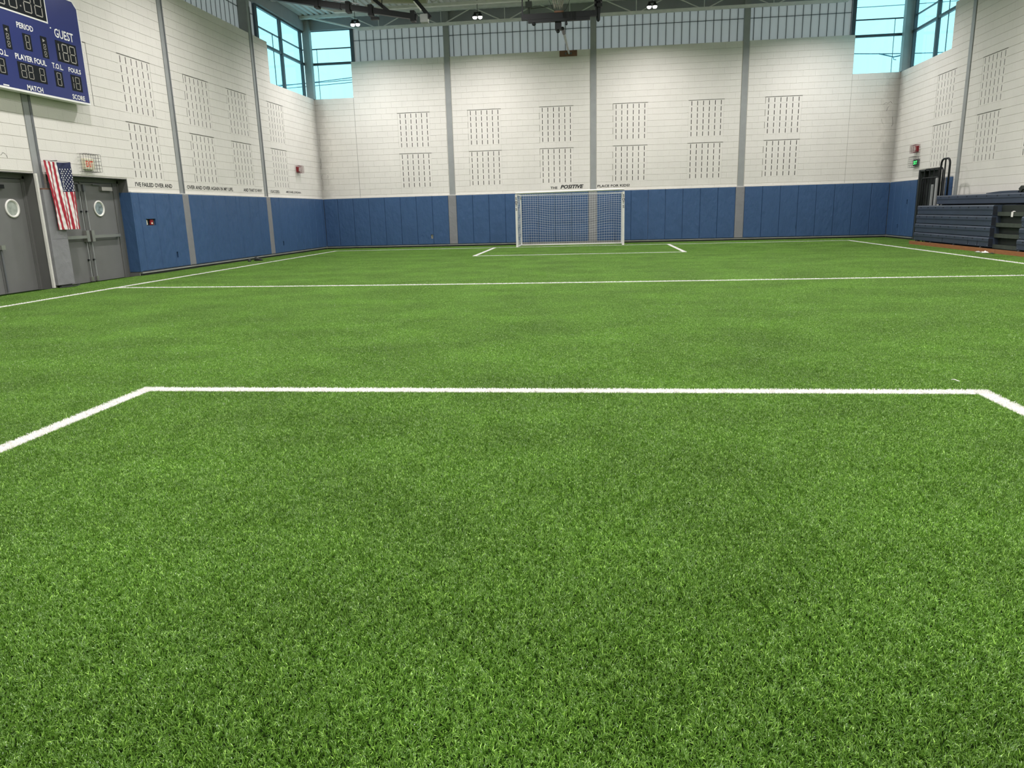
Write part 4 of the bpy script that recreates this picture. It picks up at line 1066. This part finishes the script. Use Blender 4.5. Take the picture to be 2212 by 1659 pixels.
# ------------------------------------------------------------------ artificial turf
def tile_verts(W_, H_, n, seed, zmin=.011, zmax=.0195, wmin=.00085, wmax=.0014):
    r = np.random.default_rng(seed); per = 6
    nt_ = n//per                                   # stitched tufts of six fibres
    k = max(1, int(round(math.sqrt(nt_*W_/H_)))); l = max(1, int(round(nt_/k))); nt_ = k*l; n = nt_*per
    gx, gy = np.meshgrid((np.arange(k)+.5)/k, (np.arange(l)+.5)/l)
    tx = (gx.ravel()-.5)*W_+r.normal(0, .30, nt_)*W_/k; ty = (gy.ravel()-.5)*H_+r.normal(0, .30, nt_)*H_/l
    ph = r.uniform(0, 2*np.pi, 6); kx = r.integers(-4, 5, 6); ky = r.integers(-4, 5, 6)
    fld = sum(np.sin(2*np.pi*(kx[i]*tx/.32+ky[i]*ty/.32)+ph[i]) for i in range(6))
    tlean = np.repeat(fld*1.4+r.normal(0, .9, nt_), per)
    a0 = r.uniform(0, 2*np.pi, n); rad = r.uniform(0, .003, n)
    bx = np.repeat(tx, per)+rad*np.cos(a0); by_ = np.repeat(ty, per)+rad*np.sin(a0)
    sp = r.uniform(.25, .9, n)                     # fibres splay out of the tuft and lean with it
    vx = np.cos(a0)*sp+np.cos(tlean)*.42; vy = np.sin(a0)*sp+np.sin(tlean)*.42
    az = np.arctan2(vy, vx); lean = np.hypot(vx, vy).clip(.05, 1.25)
    h = r.uniform(zmin, zmax, n)*np.repeat(r.uniform(.82, 1.1, nt_), per)
    w_ = r.uniform(wmin, wmax, n); L = h/np.cos(lean*.5)
    dx, dy = np.cos(az), np.sin(az); tw = az+np.pi/2+r.normal(0, .55, n)
    px, py = np.cos(tw)*w_, np.sin(tw)*w_
    V = np.zeros((n, 5, 3))
    m1 = L*.5*np.sin(lean*.45); z1 = L*.5*np.cos(lean*.45)
    m2 = m1+L*.5*np.sin(lean*1.35); z2 = z1+L*.5*np.cos(lean*1.35)
    z2 = np.maximum(z2, .003)
    V[:, 0] = np.stack([bx-px, by_-py, 0*bx], -1); V[:, 1] = np.stack([bx+px, by_+py, 0*bx], -1)
    V[:, 2] = np.stack([bx+dx*m1+px*.95, by_+dy*m1+py*.95, z1], -1); V[:, 3] = np.stack([bx+dx*m1-px*.95, by_+dy*m1-py*.95, z1], -1)
    V[:, 4] = np.stack([bx+dx*m2, by_+dy*m2, z2], -1)
    return V
def blades_to_mesh(name, V, m, seed, Q=None):
    n = len(V); r = np.random.default_rng(seed)
    base = (np.arange(n)*5)[:, None]
    quads = base+np.array([[0, 1, 2, 3]]); tris = base+np.array([[3, 2, 4]])
    q = 0 if Q is None else len(Q)
    me = bpy.data.meshes.new(name)
    loops = np.concatenate([quads, tris], 1).ravel()
    st = ((np.arange(n)*7)[:, None]+np.array([[0, 4]])).ravel(); co = V.reshape(-1); val = np.repeat(np.where(r.random(n) < .07, r.uniform(1.3, 2.3, n), r.beta(1.5, 2.6, n)), 5)  # a few fibres get overbright colour: glints painted in
    if q:
        loops = np.concatenate([loops, n*5+np.arange(q*4)]); st = np.concatenate([st, n*7+np.arange(q)*4])
        co = np.concatenate([co, Q.reshape(-1)]); val = np.concatenate([val, np.ones(q*4)])
    me.vertices.add(n*5+q*4); me.vertices.foreach_set('co', co)
    me.loops.add(n*7+q*4); me.loops.foreach_set('vertex_index', loops.astype(np.int32))
    me.polygons.add(n*2+q); me.polygons.foreach_set('loop_start', st.astype(np.int32))
    at = me.attributes.new('rnd', 'FLOAT', 'POINT'); at.data.foreach_set('value', val.astype(np.float32))
    me.materials.append(m); me.update(calc_edges=True)
    return me
TS, NB = .32, 10500
def tile_collection(name, meshes):
    c = bpy.data.collections.new(name)
    for i, me in enumerate(meshes): c.objects.link(bpy.data.objects.new('%s_%d' % (name, i), me))
    return c
C_green = tile_collection('turf_tiles', [blades_to_mesh('turf_tile', tile_verts(TS, TS, NB, 10+i), M_blade, i) for i in range(6)])
C_greenn = tile_collection('turf_strips', [blades_to_mesh('turf_strip', tile_verts(TS, .1, NB//3, 30+i), M_blade, i) for i in range(3)])
LT_near = [tile_verts(TS, .1, 1500, 50+i, .016, .025, .0013, .0021) for i in range(3)]
LT_far = [tile_verts(TS, .1, 420, 60+i, .016, .024, .0030, .0044) for i in range(3)]
def gn_group(name, coll):
    ng = bpy.data.node_groups.new(name, 'GeometryNodeTree')
    ng.interface.new_socket('Geometry', in_out='INPUT', socket_type='NodeSocketGeometry'); ng.interface.new_socket('Geometry', in_out='OUTPUT', socket_type='NodeSocketGeometry')
    N = ng.nodes; i = N.new('NodeGroupInput'); o = N.new('NodeGroupOutput'); ip = N.new('GeometryNodeInstanceOnPoints'); ci = N.new('GeometryNodeCollectionInfo')
    ci.inputs['Collection'].default_value = coll; ci.inputs['Separate Children'].default_value = True; ci.inputs['Reset Children'].default_value = True
    ip.inputs['Pick Instance'].default_value = True
    def na(nm, ty): a = N.new('GeometryNodeInputNamedAttribute'); a.data_type = ty; a.inputs['Name'].default_value = nm; return a.outputs['Attribute']
    ng.links.new(i.outputs[0], ip.inputs['Points']); ng.links.new(ci.outputs[0], ip.inputs['Instance'])
    ng.links.new(na('var', 'INT'), ip.inputs['Instance Index']); ng.links.new(na('rot', 'FLOAT_VECTOR'), ip.inputs['Rotation']); ng.links.new(na('scl', 'FLOAT_VECTOR'), ip.inputs['Scale'])
    ng.links.new(ip.outputs[0], o.inputs[0]); return ng
G_green, G_greenn = gn_group('turf_fill', C_green), gn_group('turf_fill_narrow', C_greenn)
def scatter(name, pts, group, parent=None):
    loc = Vector((0, 0, ZF))
    me = bpy.data.meshes.new(name); me.from_pydata([(p[0], p[1], 0) for p in pts], [], [])
    a = me.attributes.new('var', 'INT', 'POINT'); a.data.foreach_set('value', [p[3] for p in pts])
    a = me.attributes.new('rot', 'FLOAT_VECTOR', 'POINT'); a.data.foreach_set('vector', [c for p in pts for c in (0, 0, p[2])])
    a = me.attributes.new('scl', 'FLOAT_VECTOR', 'POINT'); a.data.foreach_set('vector', [c for p in pts for c in (p[4], p[5], 1)])
    o = link(name, me, loc, parent); md = o.modifiers.new('fill', 'NODES'); md.node_group = group
    return o
# the pitch lines run slightly out of square: u, v -> x, y
UK = [-9.0, -3.2, 2.7, 8.4]
def xk(i, y): return (-8.64-.0257*(y-5), -3.0-.019*(y-5), 2.81-.0112*(y-5), 8.2+.0118*(y-5))[i]
def warp(u, v):
    y = v
    if 4.94 < v < 21.1:
        k = (v-4.94)/(12.9-4.94) if v < 12.9 else (21.1-v)/(21.1-12.9)
        y = v + k*(.30*((u+.6)/8.4)**2*(1 if u < -.6 else .35)-.18)
    X = [xk(i, y) for i in range(4)]
    if u <= UK[0]: x = X[0]+(u-UK[0])
    elif u >= UK[3]: x = X[3]+(u-UK[3])
    else:
        for i in range(3):
            if UK[i] <= u <= UK[i+1]:
                f = (u-UK[i])/(UK[i+1]-UK[i]); x = X[i]*(1-f)+X[i+1]*f; break
    return x, y
hw = .052
VL = [4.94, 12.9, 21.1, 25.85]
us = [-10.35]+[e for k in UK for e in (k-hw, k+hw)]+[10.45]
vs_e = [Y0]+[e for k in VL for e in (k-hw, k+hw)]+[YB]
green, narrow = [], []
lines = {k: [] for k in ('touch_left', 'touch_right', 'halfway', 'goal', 'box_near', 'box_far')}
def owner(iu, iv):
    # odd indices are line bands
    ul, vl = (iu-1)//2 if iu % 2 else None, (iv-1)//2 if iv % 2 else None
    inside = 1 <= iu <= 2*len(UK)-1
    vm = (vs_e[iv]+vs_e[iv+1])/2
    if vl == 3 and inside: return 'goal'
    if ul == 0 and vm < 25.9: return 'touch_left'
    if ul == 3 and vm < 25.9: return 'touch_right'
    if vl == 1 and inside: return 'halfway'
    if vl == 0 and 3 <= iu <= 5: return 'box_near'
    if vl == 2 and 3 <= iu <= 5: return 'box_far'
    if ul in (1, 2) and vm < 4.99: return 'box_near'
    if ul in (1, 2) and vm > 21.0 and vm < 25.9: return 'box_far'
    return None
def fill(u0, u1, v0, v1, dest, tu, tv, narrow_axis):
    nu, nv = max(1, round((u1-u0)/tu)), max(1, round((v1-v0)/tv))
    su, sv = (u1-u0)/nu, (v1-v0)/nv
    for a in range(nu):
        for b in range(nv):
            u, v = u0+(a+.5)*su, v0+(b+.5)*sv
            x, y = warp(u, v)
            x2, y2 = warp(u+.05, v); x3, y3 = warp(u, v+.05)
            if narrow_axis is None:
                q = int(rng.integers(0, 4)); rot = q*math.pi/2; s1, s2 = (su/TS, sv/TS) if q % 2 == 0 else (sv/TS, su/TS)
                rot += math.atan2(y2-y, x2-x)*.5
            else:
                q = int(rng.integers(0, 2))
                if narrow_axis == 'v': rot = math.atan2(y2-y, x2-x)+q*math.pi; s1, s2 = su/TS*1.02, sv/.1
                else: rot = math.atan2(y3-y, x3-x)+q*math.pi; s1, s2 = sv/TS*1.02, su/.1
            dest.append((x, y, rot, int(rng.integers(0, 12)), s1, s2))
for iu in range(len(us)-1):
    for iv in range(len(vs_e)-1):
        own = owner(iu, iv); u0, u1, v0, v1 = us[iu], us[iu+1], vs_e[iv], vs_e[iv+1]
        nu_, nv_ = iu % 2 == 1, iv % 2 == 1
        ax = 'u' if nu_ else ('v' if nv_ else None)
        if ax is None: fill(u0, u1, v0, v1, green, TS, TS, None)
        else:
            dst = lines[own] if own else narrow
            if nu_ and nv_: fill(u0, u1, v0, v1, dst, .1, .1, 'v')
            elif nu_: fill(u0, u1, v0, v1, dst, .1, TS, 'u')
            else: fill(u0, u1, v0, v1, dst, TS, .1, 'v')
tf = tag(scatter('artificial_turf', green, G_green), 'short green artificial turf covering the whole pitch', 'turf', kind='stuff')
tn = scatter('turf_infill', narrow, G_greenn, tf); tn['kind'] = 'stuff'
for k, nm, lab in (('touch_left', 'touchline', 'white touchline along the left wall and doors'), ('touch_right', 'touchline', 'white touchline along the right side past the bleachers'),
                   ('halfway', 'halfway_line', 'white line crossing the whole pitch at mid distance'), ('goal', 'goal_line', 'white goal line under the soccer goal'),
                   ('box_near', 'goal_area_line', 'wide white box line in the foreground'), ('box_far', 'goal_area_line', 'white box line in front of the soccer goal')):
    near = k == 'box_near'
    parts = []
    for (x, y, rot, vi, s1, s2) in lines[k]:
        if y < -.2: continue
        V, sub = (LT_near if near else LT_far)[vi % 3], None
        c_, s_ = math.cos(rot), math.sin(rot)
        X = V[..., 0]*s1; Y = V[..., 1]*s2
        parts.append(np.stack([x+X*c_-Y*s_, y+X*s_+Y*c_, V[..., 2]], -1))
    V = np.concatenate(parts); c_ = V.reshape(-1, 3).mean(0)*[1, 1, 0]
    qs = []
    for (x, y, rot, vi, s1, s2) in lines[k]:
        if y < -.2: continue
        a, b = TS*s1/2, .05*s2; cc, ss = math.cos(rot), math.sin(rot)
        qs.append([(x+p*cc-q*ss-c_[0], y+p*ss+q*cc-c_[1], .007) for p, q in ((-a, -b), (a, -b), (a, b), (-a, b))])
    me = blades_to_mesh(nm, V-c_, M_wblade, 99, np.array(qs))
    tag(link(nm, me, (c_[0], c_[1], ZF)), lab, 'pitch line', 'white pitch lines')
